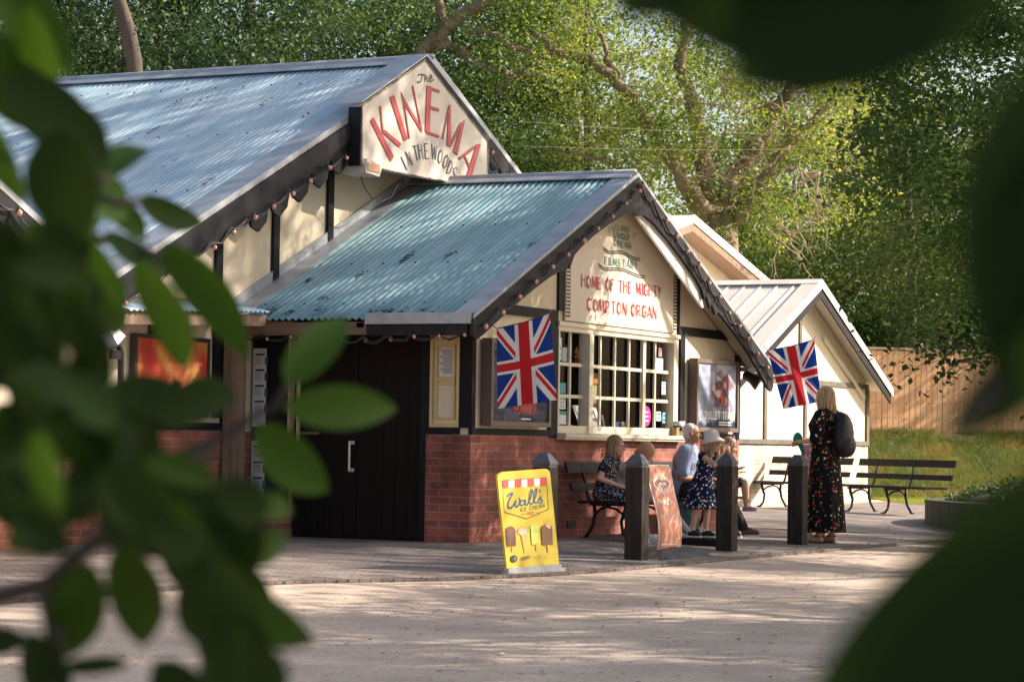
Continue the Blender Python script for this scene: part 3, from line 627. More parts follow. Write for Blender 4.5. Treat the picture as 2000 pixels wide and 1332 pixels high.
# taller gable behind it
TX, TZ, TS, TY = 20.76, 5.20, .23, 6.0
TG = empty('rear_wing', (20.7, 6.2, 0), 'taller cream wing with shallow pale roof rising behind the annexe', 'building wing')
inv2 = Matrix.Translation((-20.7, -6.2, 0))
def trz(x): return TZ-abs(x-TX)*TS
mb = MB(); mb.prism([(15.5, 6.4, 2.2), (25.6, 6.4, 2.2), (25.6, 6.4, trz(25.6)-.1), (TX, 6.4, TZ-.1), (15.5, 6.4, trz(15.5)-.1)], (0, .2, 0)); mb.box((25.4, 6.6, 0), (25.6, 14, 4)); mb.box((15.5, 6.6, 0), (15.7, 14, 3.8)); mb.box((22.4, 6.4, 0), (25.6, 6.6, 2.2)); o = mb.build('render_wall', M['cream'], TG); o.data.transform(inv2)
mb = MB()
for xb in (15.2, 26.2): mb.obox((xb, 6.0, trz(xb)), (TX-xb, 0, TZ-trz(xb)), (0, 8, 0), (0, 0, .03)); mb.obox((xb, 5.985, trz(xb)-.12), (TX-xb, 0, TZ-trz(xb)), (0, .014, 0), (0, 0, .16))
rt = mb.build('roof', M['hroof'], TG); rt.data.transform(inv2)
mb = MB()
for xb in (15.2, 26.2): mb.obox((xb, 6.01, trz(xb)-.27), (TX-xb, 0, TZ-trz(xb)), (0, .04, 0), (0, 0, .26)); mb.obox((xb, 6.05, trz(xb)-.27), (TX-xb, 0, TZ-trz(xb)), (0, .34, 0), (0, 0, .02))
o = mb.build('barge_board', M['oldwood'], TG); o.data.transform(inv2)

# ------------------------------------------------------------------ KINEMA sign on the main gable
SY = 2.02
def z2(zx, zy, y=SY): return at(600+zx/3.918, 80+zy/3.918, 'y', y)
KS = empty('cinema_sign', (2.5, SY+.08, 3.9), 'weathered cream five-sided board with red KINEMA lettering high on the main gable', 'sign')
def par(o, root):
    o.parent = root; o.matrix_parent_inverse = Matrix.Translation(root.location).inverted(); return o
face = [z2(415, 500), z2(415, 945), z2(700, 1010), z2(1050, 1075), z2(1385, 1110), z2(1380, 770), z2(900, 150)]
mb = MB(); mb.prism(face, (0, .10, 0)); par(mb.build('board', M['signw']), KS)
mb = MB()
for a, b in zip(face, face[1:]+face[:1]): mb.tube([a+V((0, -.004, 0)), b+V((0, -.004, 0))], .012, 4, smooth=False)
par(mb.build('edge_trim', mat('stained_trim', (.45, .40, .33), .7, dirt=(.12, .09, .07), dth=(.45, .6), ds=7)), KS)
mb = MB(); a, b = face[0], face[6]; c = face[5]
mb.obox(a+V((-.04, -.03, .03)), b-a+V((.06, 0, .03)), (0, .34, 0), (0, 0, .016)); mb.obox(b+V((0, -.03, .05)), c-b+V((.06, 0, -.02)), (0, .34, 0), (0, 0, .016)); par(mb.build('cap_flashing', M['flash']), KS)
mb = MB(); mb.box((face[0].x-.03, SY-.01, face[1].z-.02), (face[0].x-.004, SY+.14, face[0].z-.01)); par(mb.build('side_board', M['black']), KS)
def zp(mb, pts, m, lift): mb.prism([z2(x, y)+V((0, -lift, 0)) for x, y in pts], (0, .002, 0), m)
def zl(mb, x0, y0, x1, y1, w_, m, lift=.006):
    a, b = z2(x0, y0), z2(x1, y1); ribbon(mb, a, b, w_, NY, m, lift)
SHAPES = [[(478, 612), (503, 588), (657, 880), (632, 922)], [(550, 503), (560, 500), (578, 680), (568, 690)], [(568, 700), (586, 680), (713, 786), (695, 813)],
 [(628, 434), (660, 415), (763, 745), (735, 766)], [(712, 388), (745, 455), (873, 665), (871, 700), (735, 480)], [(733, 490), (742, 490), (781, 742), (773, 747)], [(798, 342), (806, 340), (873, 672), (866, 676)],
 [(912, 345), (945, 350), (930, 698), (898, 690)], [(928, 350), (1007, 377), (1005, 397), (928, 370)], [(928, 497), (1003, 518), (1001, 538), (928, 517)], [(908, 690), (1003, 722), (1001, 740), (905, 706)],
 [(1074, 515), (1080, 520), (1035, 752), (1027, 750)], [(1078, 500), (1092, 485), (1092, 810), (1065, 800)], [(1170, 622), (1178, 640), (1092, 808), (1084, 800)], [(1176, 635), (1199, 605), (1143, 872), (1112, 852)],
 [(1290, 800), (1320, 787), (1243, 1062), (1212, 1040)], [(1295, 790), (1308, 795), (1160, 908), (1150, 897)], [(1193, 880), (1200, 874), (1240, 955), (1232, 968)]]
mb = MB()
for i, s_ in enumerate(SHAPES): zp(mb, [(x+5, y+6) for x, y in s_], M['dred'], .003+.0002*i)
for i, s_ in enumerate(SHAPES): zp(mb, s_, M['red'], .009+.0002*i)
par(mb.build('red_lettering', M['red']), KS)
mb = MB()
for ch, (bx, by), (tx, ty) in (('I', (768, 983), (726, 888)), ('N', (797, 950), (765, 850)), ('T', (845, 914), (822, 806)), ('H', (878, 905), (862, 796)), ('E', (922, 903), (914, 790)), ('W', (970, 905), (972, 798)), ('O', (1012, 938), (1027, 838)), ('O', (1047, 975), (1073, 878)), ('D', (1078, 1022), (1108, 926)), ('S', (1108, 1062), (1142, 972))):
    ux, uy = tx-bx, ty-by; wx, wy = -uy*.42, ux*.42+8
    o = z2(bx-wx*.5, by-wy*.5); glyph(mb, ch, o, z2(bx+wx*.5, by+wy*.5)-o, z2(tx-wx*.5, ty-wy*.5)-o, NY, .012, .022, M['navy'], .006)
for pts in ([(845, 268), (870, 256), (905, 270)], [(880, 262), (868, 310), (848, 325), (842, 312)], [(900, 262), (896, 312)], [(896, 300), (915, 280), (920, 312), (930, 312)], [(935, 300), (955, 280), (945, 262), (933, 290), (942, 316), (968, 295)]):
    polyl(mb, [z2(x, y) for x, y in pts], .014, NY, M['ink'], .005)
par(mb.build('dark_lettering', M['ink']), KS)
# ------------------------------------------------------------------ painted board on the front gable
GB = empty('gable_sign', (3.7, 0, 2.4), 'cream painted board below the front gable reading HOME OF THE MIGHTY COMPTON ORGAN', 'sign')
yb = -.022
mb = MB(); mb.prism([(2.14, yb, 2.30), (5.24, yb, 2.30), (5.24, yb, 2.98), (RX+.05, yb, RZ-.28), (2.14, yb, 3.02)], (0, .02, 0)); par(mb.build('board', M['signg']), GB)
mb = MB()
for x0, x1 in ((2.145, 2.235), (5.145, 5.235)):
    for i in range(17):
        z = 2.34+i*.039; mb.box((x0, yb-.003, z), (x1-(.0 if x0 < 3 else 0), yb, z+.018), M['ink'])
    mb.box((x0 if x0 > 3 else x1, yb-.002, 2.33), ((x0 if x0 > 3 else x1)+.005, yb, 3.0), M['ink'])
par(mb.build('piano_keys', M['ink']), GB)
def z3(zx, zy): return at(1000+zx/3.918, 360+zy/3.918, 'y', yb)
mb = MB()
def tl(s, x0, y0, x1, y1, h, m, wt, wT): text(mb, s, z3(x0, y0), z3(x1, y1), z3(x0, y0-h)-z3(x0, y0), NY, m, wt*1.35, wT*1.3, lift=.004)
tl('HOME OF THE MIGHTY', 527, 783, 1145, 868, 88, M['crim'], .010, .026); tl('COMPTON ORGAN', 572, 962, 1108, 1028, 88, M['crim'], .010, .026)
tl('FILMS DAILY', 706, 613, 962, 650, 56, M['teal'], .008, .016); tl('CINEMA', 775, 468, 910, 497, 46, M['teal'], .007, .014); tl('UNIQUE', 778, 408, 902, 432, 42, M['teal'], .007, .014)
for i, ch in enumerate("ENGLAND'S"):
    t = i/8; x = 752+178*t; y = 368-118*t*(1-t)+38*t; a = -.35+.85*t; dx, dy = 17*math.cos(a), 17*math.sin(a)+2
    o = z3(x-dx/2, y-dy/2); glyph(mb, ch, o, z3(x+dx/2, y+dy/2)-o, z3(x-dx/2+40*math.sin(a)*.8, y-dy/2-40*math.cos(a))-o, NY, .007, .013, M['teal'], .004)
for xa, ya, xb, yb_, cyc in ((700, 500, 975, 568, 2.6), (660, 625, 1015, 702, 2.6)):
    pa = []; pb = []
    for i in range(41):
        t = i/40; x = xa+(xb-xa)*t; y = ya+(yb_-ya)*t+11*math.sin(t*2*PI*cyc*.5+.6)+(-14*(1-t*8) if t < .12 else 0)
        pa.append(z3(x, y-8)); pb.append(z3(x, y+9))
    polyl(mb, pa, .010, NY, M['ink'], .005); polyl(mb, pb, .010, NY, M['ink'], .005)
    for i in range(0, 41, 2): ribbon(mb, pa[i], pb[i], .008, NY, M['ink'], .0065)
par(mb.build('lettering', M['crim']), GB)

# ------------------------------------------------------------------ festoon lights
def festoon(pts, spacing, label, seed, group='strings of warm festoon bulbs', r=.026):
    random.seed(seed); P_ = []; 
    for a, b in zip(pts, pts[1:]):
        a, b = V(a), V(b); n = max(1, round((b-a).length/spacing))
        for i in range(n): P_.append(a+(b-a)*i/n)
    P_.append(V(pts[-1])); root = empty('festoon_lights', P_[0], label, 'string lights', group); line = []
    for i, p in enumerate(P_[:-1]):
        q = P_[i+1]
        for k in range(4): t = k/4; line.append(p+(q-p)*t+V((random.uniform(-.012, .012), random.uniform(-.008, .004), -.05*4*t*(1-t)+random.uniform(-.012, .012))))
    line.append(P_[-1]); mb = MB(); mb.tube(line, .008, 5); mb.tube([x+V((0, .012, .012+random.uniform(-.012, .012))) for x in line], .007, 5); par(mb.build('cable', M['rubber']), root)
    for i, p in enumerate(P_):
        rad = r*random.uniform(.85, 1.1); q = p+V((random.uniform(-.02, .02), -.035, random.uniform(-.035, .0)))
        d = V((random.uniform(-.7, .4), random.uniform(-.4, 0), -random.uniform(.2, 1))).normalized()
        mb = MB(); mb.lathe(q, [(.003, rad), (rad*.6, rad*.85), (rad, rad*.2), (rad*.9, -rad*.45), (rad*.45, -rad*.95), (rad*.4, -rad*1.2)][::-1] and [(rad*.02, -rad), (rad*.62, -rad*.8), (rad, 0), (rad*.85, rad*.55), (rad*.5, rad), (rad*.42, rad*1.15)], 9, M['bulb'], -d)
        o = par(mb.build('bulb', M['bulb']), root)
        mb = MB(); mb.lathe(q, [(rad*.5, rad*1.05), (rad*.55, rad*1.1), (rad*.5, rad*2.1), (rad*.3, rad*2.2)], 8, M['rubber'], -d); s_ = mb.build('socket', M['rubber']); s_.parent = o
def onb(x, zf, dz, y): return (x, y, zf(x)-dz)
festoon([onb(RX, rz_low, .10, -.345), onb(W+.30, rz_low, .16, -.345)], .38, 'warm bulbs strung down the right barge board of the front gable', 1)
festoon([onb(RX-.1, rz_low, .12, -.345), onb(-.45, rz_low, .12, -.345)], .39, 'warm bulbs strung down the left barge board of the front gable', 2)
festoon([onb(MX-1.75, rz_main, .34, 2.12), onb(VX+.2, rz_main, .26, 2.12)], .40, 'warm bulbs strung along the scalloped main gable board', 3)
festoon([onb(VX-.4, rz_main, .14, 2.12), onb(-8.6, rz_main, .14, 2.12)], .38, 'warm bulbs on the far left gable behind the leaves', 4)
festoon([onb(4.1, rz_main, .25, 2.12), onb(7.4, rz_main, .25, 2.12)], .5, 'few bulbs on the main gable board right of the KINEMA board', 5)
festoon([(-.61, -.2, 2.03), (-.60, .9, 1.99), (-.60, 2.3, 2.03)], .30, 'bulbs hanging under the eaves above the black doors', 6, r=.02)
# flood lamp under the sign, black cable
b0 = at(683, 328, 'y', 2.25)
mb = MB(); o = V((b0.x-.12, 1.98, b0.z-.07)); mb.prism([o, o+V((.30, 0, -.02)), o+V((.36, 0, .10)), o+V((.34, 0, .13)), o+V((.02, 0, .15))], (0, .30, 0)); wl = mb.build('wall_lamp', M['lamp']); tag(wl, 'beige box-shaped outdoor lamp under the left end of the KINEMA board', 'lamp')
mb = MB(); mb.box((o.x+.03, 1.972, o.z+.02), (o.x+.29, 1.979, o.z+.11)); mb.build('lens', mat('amber_lens', (.45, .22, .12), .3), wl)
mb = MB(); mb.tube([at(x, y, 'y', 2.12) for x, y in ((705, 345), (712, 368), (728, 388), (745, 394), (765, 385), (775, 365), (790, 352))], .006, 5); tag(mb.build('loose_cable', M['rubber']), 'thin loose cable drooping below the KINEMA board onto the lower roof', 'cable')

# ------------------------------------------------------------------ framed posters
def poster(name, label, x0, x1, z0, z1, y, fr_m, fn, nu, nv, depth=.10, bw=.05, txt=None):
    root = empty(name, (x0, y, z0), label, 'poster frame'); mb = MB()
    mb.box((x0, y-depth, z0), (x0+bw, y-.001, z1)); mb.box((x1-bw, y-depth, z0), (x1, y-.001, z1)); mb.box((x0+bw, y-depth, z0), (x1-bw, y-.001, z0+bw)); mb.box((x0+bw, y-depth, z1-bw), (x1-bw, y-.001, z1)); mb.box((x0+bw, y-depth*.5, z0+bw), (x1-bw, y-.002, z1-bw))
    par(mb.build('frame', fr_m), root)
    par(paint_panel('poster', (x0+bw, y-depth*.80, z0+bw), (x1-x0-2*bw, 0, 0), (0, 0, z1-z0-2*bw), nu, nv, fn, M['pic']), root)
    if txt: mb = MB(); txt(mb, x0, x1, z0, z1, y-depth*.80); par(mb.build('lettering', M['whitep']), root)
    return root
rng = np.random.default_rng(3)
def fbm(U, W_, sx, sy, seed, n=4):
    r_ = np.random.default_rng(seed); out = np.zeros_like(U)
    for k in range(n*3):
        a, b, c, d = r_.normal(0, sx*(1.6**(k % n)), 1)[0], r_.normal(0, sy*(1.6**(k % n)), 1)[0], r_.uniform(0, 6.28), .6**(k % n)
        out += d*np.sin(a*U+b*W_+c)
    return out
def mixc(a, b, t): t = np.clip(t, 0, 1)[..., None]; return a*(1-t)+b*t
def bt(U, W_):
    f = fbm(U, W_, 8, 8, 1); base = mixc(L3('77809a')*np.ones(U.shape+(3,)), L3('a9afc0'), .5+.25*f+W_*.2)
    g = fbm(U, W_, 28, 22, 2); h = fbm(U, W_, 22, 16, 5)
    core = np.exp(-((U-.62)/.24)**4-((W_-.58)/.34)**4)
    c1 = mixc(mixc(L3('26222e')*np.ones(U.shape+(3,)), L3('7d4a52'), .5+.5*g), L3('b9a6a4'), (h-.6)*1.4)
    out = mixc(base, c1, core*1.6-.35+.25*g)
    leg = np.exp(-((U-.66)/.06)**4-((W_-.42)/.2)**4); out = mixc(out, L3('a8453f')*np.ones(U.shape+(3,)), leg*(.6+.4*h))
    low = np.clip((.20-W_)*8+.3*g, 0, 1); out = mixc(out, L3('2b3648')*np.ones(U.shape+(3,)), low)
    return out
BL = mat('dark_metal_frame', (.06, .05, .05), .4)
FG = mat('grey_brown_frame', (.14, .10, .09), .5)
def btx(mb, x0, x1, z0, z1, y):
    w_ = x1-x0; text(mb, 'BULLET TRAIN', V((x0+.22*w_, y, z0+.155)), V((x1-.07*w_, y, z0+.155)), V((0, 0, .085)), NY, M['whitep'], .017, .022)
    for k in range(2): mb.box((x0+.55*w_, y-.004, z0+.08+.03*k), (x1-.15*w_, y-.002, z0+.095+.03*k))
poster('film_poster', 'pale blue film poster reading BULLET TRAIN in a deep frame right of the window', 5.70, 7.10, 1.16, 2.03, -.0, FG, bt, 150, 100, .11, txt=btx)
def hp(U, W_): return mixc(L3('20202a')*np.ones(U.shape+(3,)), L3('5d6075'), .4+.2*fbm(U, W_, 9, 9, 8)+.4*W_)
def hpt(mb, x0, x1, z0, z1, y):
    text(mb, 'SUMMER', V((x0+.55, y, z0+.13)), V((x0+1.10, y, z0+.14)), V((0, 0, .10)), NY, M['red'], .016, .03)
    mb.box((x0+.72, y-.004, z0+.07), (x0+.95, y-.002, z0+.085))
poster('film_poster', 'grey poster frame with red lettering mostly hidden behind the large flag', .22, 1.62, 1.16, 2.03, -.0, FG, hp, 40, 30, .11, txt=hpt)
def op(U, W_):
    r_ = np.hypot((U-.5)*1.3, W_-.3); f = fbm(U, W_, 9, 5, 11); out = mixc(L3('e0a85c')*np.ones(U.shape+(3,)), L3('d2664a'), .6+.3*f); out = mixc(out, L3('c23a3c')*np.ones(U.shape+(3,)), (r_-.45)*1.4+.15*f)
    return mixc(out, L3('2a2522')*np.ones(U.shape+(3,)), (.09-np.hypot((U-.55)*.9, (W_-.35)*.5))*14+.2*fbm(U, W_, 40, 40, 3))
poster('film_poster', 'orange and yellow flame coloured poster in a dark frame under the porch canopy', -2.22, -.93, 1.20, 1.98, 2.5, BL, op, 90, 60, .06, .04)
# notice boards beside the doors
NBD = empty('notice_board', (-.02, 2.1, .3), 'tall black notice board with a column of white programme sheets left of the doors', 'notice board')
mb = MB(); mb.box((-.06, 2.07, .25), (-.002, 2.21, 2.06)); mb.box((-.05, 2.215, .25), (-.002, 2.49, 2.06)); par(mb.build('board', M['black']), NBD)
mb = MB(); mb.box((-.055, 2.052, .9), (-.0, 2.066, 2.06), M['yellowr']); mb.box((-.05, 1.95, .9), (-.0, 1.965, 2.06), M['yellowr']); par(mb.build('edge_strip', M['yellowr']), NBD)
mb = MB(); Z = [(1.12, 1.92), (.33, .98)]
for z0, z1 in Z:
    mb.box((-.056, 2.33, z0), (-.0505, 2.488, z1), M['paper'])
    n = int((z1-z0)/.16)
    for i in range(n):
        z = z1-.06-i*.16; mb.box((-.0585, 2.35, z-.012), (-.057, 2.46, z+.006), M['ink'])
        for k in range(4): mb.box((-.0575, 2.38, z-.035-.022*k), (-.0568, 2.465, z-.029-.022*k), FG)
        mb.box((-.0585, 2.31, z-.11), (-.057, 2.345, z-.03), Pm([(.12, .1, .13), (.1, .05, .06), (.08, .12, .18)][i % 3]))
par(mb.build('programme_sheets', M['paper']), NBD)
# bagged lamp on a black downpipe at the left
LP = empty('wall_lamp', (-2.75, 2.1, 0), 'shiny grey bagged lamp on a black gooseneck pipe left of the orange poster', 'lamp')
q = [at(236, 748, 'y', 2.1), at(236, 690, 'y', 2.1), at(233, 678, 'y', 2.1), at(225, 670, 'y', 2.1), at(215, 668, 'y', 2.1)]
mb = MB(); mb.tube([(q[0].x, 2.1, 0)]+q, .03, 10); mb.box((q[1].x-.16, 2.08, q[2].z-.11), (q[1].x, 2.12, q[2].z-.03)); par(mb.build('pipe', M['iron']), LP)
c0 = at(213, 672, 'y', 2.1); t0 = at(196, 625, 'y', 2.1); mb = MB(); ax = (t0-c0); L_ = ax.length
mb.lathe(c0-ax*.15, [(.02, 0), (.10, .02), (.17, L_*.3), (.13, L_*.65), (.05, L_*.95), (.02, L_*1.15)], 7, M['flash'], ax.normalized(), smooth=False); par(mb.build('lamp_shade', mat('grey_bag', (.30, .31, .36), .25)), LP)

# ------------------------------------------------------------------ flags
def jack(U, W_):
    x = (W_-.5)*60; y = (.5-U)*30; r_, b_, wh = L3('c8242c'), L3('123a8f'), L3('e6e4e6')
    out = np.ones(U.shape+(3,))*b_; k = math.sqrt(5)
    for sg in (1, -1):
        d = (x*sg*1-y*2)/k; aw = np.abs(d) < 3; out[aw] = wh
    for sg in (1, -1):
        d = (x*sg-y*2)/k; side = np.where(x*1.0 > 0, 1, -1)*(-sg); dd = d*side*1.0; ar = (dd > 0) & (dd < 2); out[ar] = r_
    out[(np.abs(x) < 5) | (np.abs(y) < 5)] = wh; out[(np.abs(x) < 3) | (np.abs(y) < 3)] = r_
    return out
def flag(px4, y, label, seed, amp):
    D_ = (at(*px4[0], 'y', y)-CAMP).dot(CF); tl_, tr_, br_, bl_ = [dep(a, b, D_+k_) for (a, b), k_ in zip(px4, (0, .12, .16, .02))]; nu, nv = 90, 150
    root = empty('flag', tl_, label, 'flag', 'Union flags hung under the front gable')
    def wv(u, v):
        p = bl_*(1-u)*(1-v)+br_*u*(1-v)+tl_*(1-u)*v+tr_*u*v; base = bl_+(br_-bl_)*u+(tl_-bl_)*v
        s_ = amp*(math.sin(u*9+seed+v*2)*(.3+.7*(1-v))+.5*math.sin(u*17+v*5+seed*2)*(1-v)); return p-base-CF*s_+V((0, 0, -.02*math.sin(u*PI)*v))
    f = paint_panel('flag_cloth', bl_, br_-bl_, tl_-bl_, nu, nv, jack, M['cloth_print'], None, wv); par(f, root)
    mb = MB(); mb.tube([tl_+V((-.1, .02, .05)), tl_, tl_*.5+tr_*.5+V((0, 0, -.018)), tr_, tr_+V((.12, .03, .04))], .006, 5); par(mb.build('cord', M['rubber']), root)
flag([(970, 642), (1074, 611), (1088, 781), (972, 798)], -.30, 'bright red, white and blue Union flag hanging over the left poster frame', .5, .03)
flag([(1499, 684), (1590, 663), (1605, 784), (1530, 799)], -.32, 'smaller faded Union flag hanging from the right end of the front gable', 2.5, .035)
# loudspeaker / lamp by the right corner
mb = MB(); c0 = at(1468, 738, 'y', -.05); mb.lathe(c0, [(.02, -.12), (.06, -.1), (.07, .0), (.12, .10), (.115, .11), (.05, .02)], 12, M['iron'], (.2, -.8, -.4)); tag(mb.build('outdoor_lamp', M['iron']), 'small dark lamp under the right end of the front gable', 'lamp')

# ------------------------------------------------------------------ bollards
def bollard(cx, cy, label, tilt=(0, 0), h=.98):
    root = empty('bollard', (cx, cy, gz(cx, cy)), label, 'bollard', 'square wooden bollards along the forecourt edge'); a = .085
    mb = MB(); z = [(-.05, a), (.86, a), (.865, a-.006), (.885, a-.006), (.885, a+.003), (.905, a+.003), (h-.015, a*.42), (h, a*.3)]
    vs = []; 
    for zz, r_ in z[:2]: vs += [(sx*r_, sy*r_, zz) for sx, sy in ((-1, -1), (1, -1), (1, 1), (-1, 1))]
    def st(zs):
        vs = [(sx*r_, sy*r_, zz) for zz, r_ in zs for sx, sy in ((-1, -1), (1, -1), (1, 1), (-1, 1))]; n = len(zs)
        return vs, [(i*4+j, i*4+(j+1) % 4, (i+1)*4+(j+1) % 4, (i+1)*4+j) for i in range(n-1) for j in range(4)]+[(3, 2, 1, 0), tuple(range(n*4-4, n*4))]
    mb.add(*st([(-.05, a), (.86, a)])); mb.build('post', M['post'], root)
    mb = MB(); mb.add(*st([(.8602, a-.007), (.885, a-.007), (.886, a+.003), (.903, a+.003), (h-.012, a*.5), (h, a*.40)])); mb.build('cap', mat('post_cap', (.06, .065, .085), .55, var=(.14, .14, .16), vs=8, bump=.4), root)
    root.rotation_euler = (tilt[0], tilt[1], 0); return root
for x, y, lb in ((-2.42, -1.95, 'greyish bollard standing behind the yellow ice cream board'), (-.56, -2.02, 'brown bollard standing left of the orange flexible sign'), (1.83, -1.99, 'dark bollard the small girl in the white hat leans on'), (3.94, -2.0, 'bollard beside the woman in the long floral dress')):
    bollard(x, y, lb)

# ------------------------------------------------------------------ benches (local: +x along, -y is the front)
def bench(L, label, legs, loc, rz):
    root = empty('park_bench', loc, label, 'bench', 'dark wooden benches with iron legs', rz)
    mb = MB()
    for i in range(4): mb.box((0, -.45+.11*i, .39), (L, -.355+.11*i, .42))
    mb.build('seat', M['slat'], root)
    for z0, z1 in ((.52, .60), (.71, .82)):
        t0, t1 = (z0-.40)*.28, (z1-.40)*.28; mb = MB(); mb.prism([(0, t0, z0), (0, t0+.028, z0), (0, t1+.028, z1), (0, t1, z1)], (L, 0, 0)); mb.build('back_slat', M['slat'], root)
    for x in legs:
        mb = MB()
        mb.tube([(x, -.42, .385), (x, -.40, .30), (x, -.36, .20), (x, -.38, .08), (x, -.44, .015), (x, -.50, .01)], [.022, .024, .02, .018, .022, .015], 8)
        mb.tube([(x, -.04, .385), (x, -.06, .28), (x, -.03, .14), (x, .05, .02), (x, .10, .01)], [.022, .024, .02, .022, .015], 8)
        mb.tube([(x, -.39, .27), (x, -.30, .33), (x, -.2, .35), (x, -.12, .33), (x, -.06, .26)], .014, 6)
        mb.box((x-.02, -.45, .36), (x+.02, .0, .388)); mb.tube([(x, -.02, .37), (x, .03, .45), (x, .07, .62), (x, .12, .80)], [.02, .018, .016, .014], 8)
        mb.build('leg', M['iron'], root)
    return root
bench(1.75, 'bench against the brick wall under the window, left one, girl in floral dress on it', (.38, 1.37), (2.02, -.22, -.02), 0)
bench(1.75, 'bench against the brick wall below the film poster, older man sitting on it', (.30, 1.40), (4.15, -.22, -.02), 0)
LG1, LG2 = V((16.59, 2.70, 0)), V((14.34, -.26, 0)); bd = (LG2-LG1).normalized(); brz = math.atan2(bd.y, bd.x)
bench(2.3, 'long dark bench in front of the annexe wall, left of the standing woman', (.5, 1.8), LG1-bd*.5, brz)
bench(2.45, 'long dark bench in front of the grass bank, right of the standing woman', (.5, 1.45), LG2-bd*1.72, brz)

# ------------------------------------------------------------------ pavement signs
YM = mat('board_yellow', (.68, .52, .06), .5, spec=.15, var=(.62, .48, .07), vs=5, dirt=(.35, .30, .04), dth=(.62, .8), ds=3)
bl, br = at(987, 1119, 'z', -.055), at(1095.5, 1113, 'z', -.055); hx = (br-bl).normalized(); nn = V((hx.y, -hx.x, 0)); back = -nn
upv = (V((0, 0, 1))+back*.22).normalized(); nrm = hx.cross(upv); nrm = -nrm if nrm.dot(CF) > 0 else nrm
def za(zx, zy): return onpl(940+zx/4.755, 860+zy/4.755, bl, nrm)
AB = empty('pavement_sign', (bl+br)/2, 'yellow ice cream board with four lollies, leaning in front of the leftmost bollard', 'pavement sign')
outl = [(150, 345), (152, 318), (170, 300), (195, 291), (590, 262), (615, 268), (632, 285), (640, 312), (728, 1185), (240, 1205)]
mb = MB(); mb.prism([za(x, y) for x, y in outl], nrm*-.02); par(mb.build('board', YM), AB)
mb = MB(); e = hx*.03; mb.obox(za(215, 1262)-nrm*.12, za(745, 1222)-za(215, 1262), nrm*.16, V((0, 0, .03))); mb.obox(za(235, 1245)-nrm*.03, za(730, 1205)-za(235, 1245), nrm*.05, (0, 0, .05)); par(mb.build('base', M['flash']), AB)
mb = MB(); lv = [0]
def zpoly(pts, m): lv[0] += 1; mb.prism([za(x, y)+nrm*(.002+.00015*lv[0]) for x, y in pts], nrm*.0006, m)
def zline(pts, w_, m): lv[0] += 1; polyl(mb, [za(x, y) for x, y in pts], w_, nrm, m, .002+.00015*lv[0])
Rd = mat('awning_red', (.68, .04, .03), .5); Ch = mat('chocolate', (.16, .035, .02), .5); Ch2 = mat('brown_chocolate', (.16, .07, .03), .6, var=(.25, .13, .06), vs=60); Gr = mat('lime', (.45, .60, .10), .5); Co = mat('cone', (.62, .42, .10), .6); Bl = mat('logo_blue', (.01, .06, .20), .5); Pk = mat('pink_cream', (.75, .5, .42), .5)
for i in range(7):
    x0 = 192+59*i; x1 = x0+55; y0 = 372-3.6*i; pts = [(x0, y0), (x1, y0-3)]; pts += [(x1-(x1-x0)*(.5-.5*math.cos(PI*k/8)), y0+52+22*math.sin(PI*k/8)) for k in range(9)]
    zpoly(pts, Rd if i % 2 == 0 else M['whitep'])
zline([(195, 372), (602, 346)], .005, M['ink']); zline([(195, 372), (212, 664), (418, 727), (622, 638), (604, 350)], .005, M['ink'])
zline([(240, 520), (250, 505), (285, 487), (288, 500), (262, 540), (245, 590), (248, 622), (270, 630), (300, 600), (322, 560), (312, 600), (325, 618), (345, 600), (360, 560), (352, 535)], .016, Bl)
zline([(400, 555), (370, 560), (358, 590), (375, 608), (398, 585), (410, 550), (405, 595), (425, 598)], .013, Bl)
zline([(425, 598), (455, 540), (475, 470), (465, 455), (448, 490), (440, 560), (455, 592), (475, 585)], .013, Bl)
zline([(475, 585), (500, 530), (517, 460), (508, 447), (490, 485), (485, 550), (500, 582), (520, 575)], .013, Bl)
zline([(520, 575), (552, 520), (550, 545), (568, 560), (560, 578), (538, 580)], .013, Bl); zline([(540, 455), (545, 480)], .012, Bl)
def ztext(s, x0, y0, x1, y1, h, m, a, b): lv[0] += 1; text(mb, s, za(x0, y0), za(x1, y1), za(x0, y0-h)-za(x0, y0), nrm, m, a, b, lift=.002+.00015*lv[0])
ztext('ICE CREAM', 355, 662, 588, 618, 32, M['navy'], .004, .006); ztext('1922', 418, 692, 488, 684, 26, Rd, .005, .007); ztext('EST', 372, 695, 410, 690, 14, Rd, .002, .003)
def capx(x0, y0, x1, y1, r_, sk=8):
    return [(x0+sk, y1), (x0, y0+r_)]+[((x0+x1)/2-(x1-x0)/2*math.cos(PI*k/8), y0+r_-r_*math.sin(PI*k/8)) for k in range(1, 8)]+[(x1, y0+r_), (x1+sk*.5, y1-6)]
zpoly(capx(222, 796, 312, 985, 40, 14), Ch); zpoly([(275, 985), (287, 984), (292, 1035), (281, 1036)], Co)
zpoly([(362, 868), (420, 864), (404, 1045), (396, 1045)], Co); zpoly([(330, 850), (345, 820), (375, 805), (405, 815), (425, 848), (418, 872), (360, 880)], Pk)
for a in range(11): t = PI*(.05+.09*a); zline([(378+26*math.cos(t), 850-22*math.sin(t)), (378+55*math.cos(t), 852-62*math.sin(t))], .003, Rd if a % 2 else M['ink'])
zpoly(capx(450, 790, 522, 968, 12, 12), Gr)
for k in range(6): zline([(455+k*1.5, 815+k*28), (490, 826+k*28), (522+k*1.2, 812+k*28)], .007, YM)
zpoly([(500, 968), (510, 967), (516, 1025), (506, 1026)], Co)
zpoly(capx(550, 780, 652, 972, 40, 12), Ch2); zpoly([(590, 790), (612, 780), (634, 795), (638, 820), (612, 812)], Pk); zpoly([(604, 972), (624, 970), (630, 1040), (612, 1042)], Co)
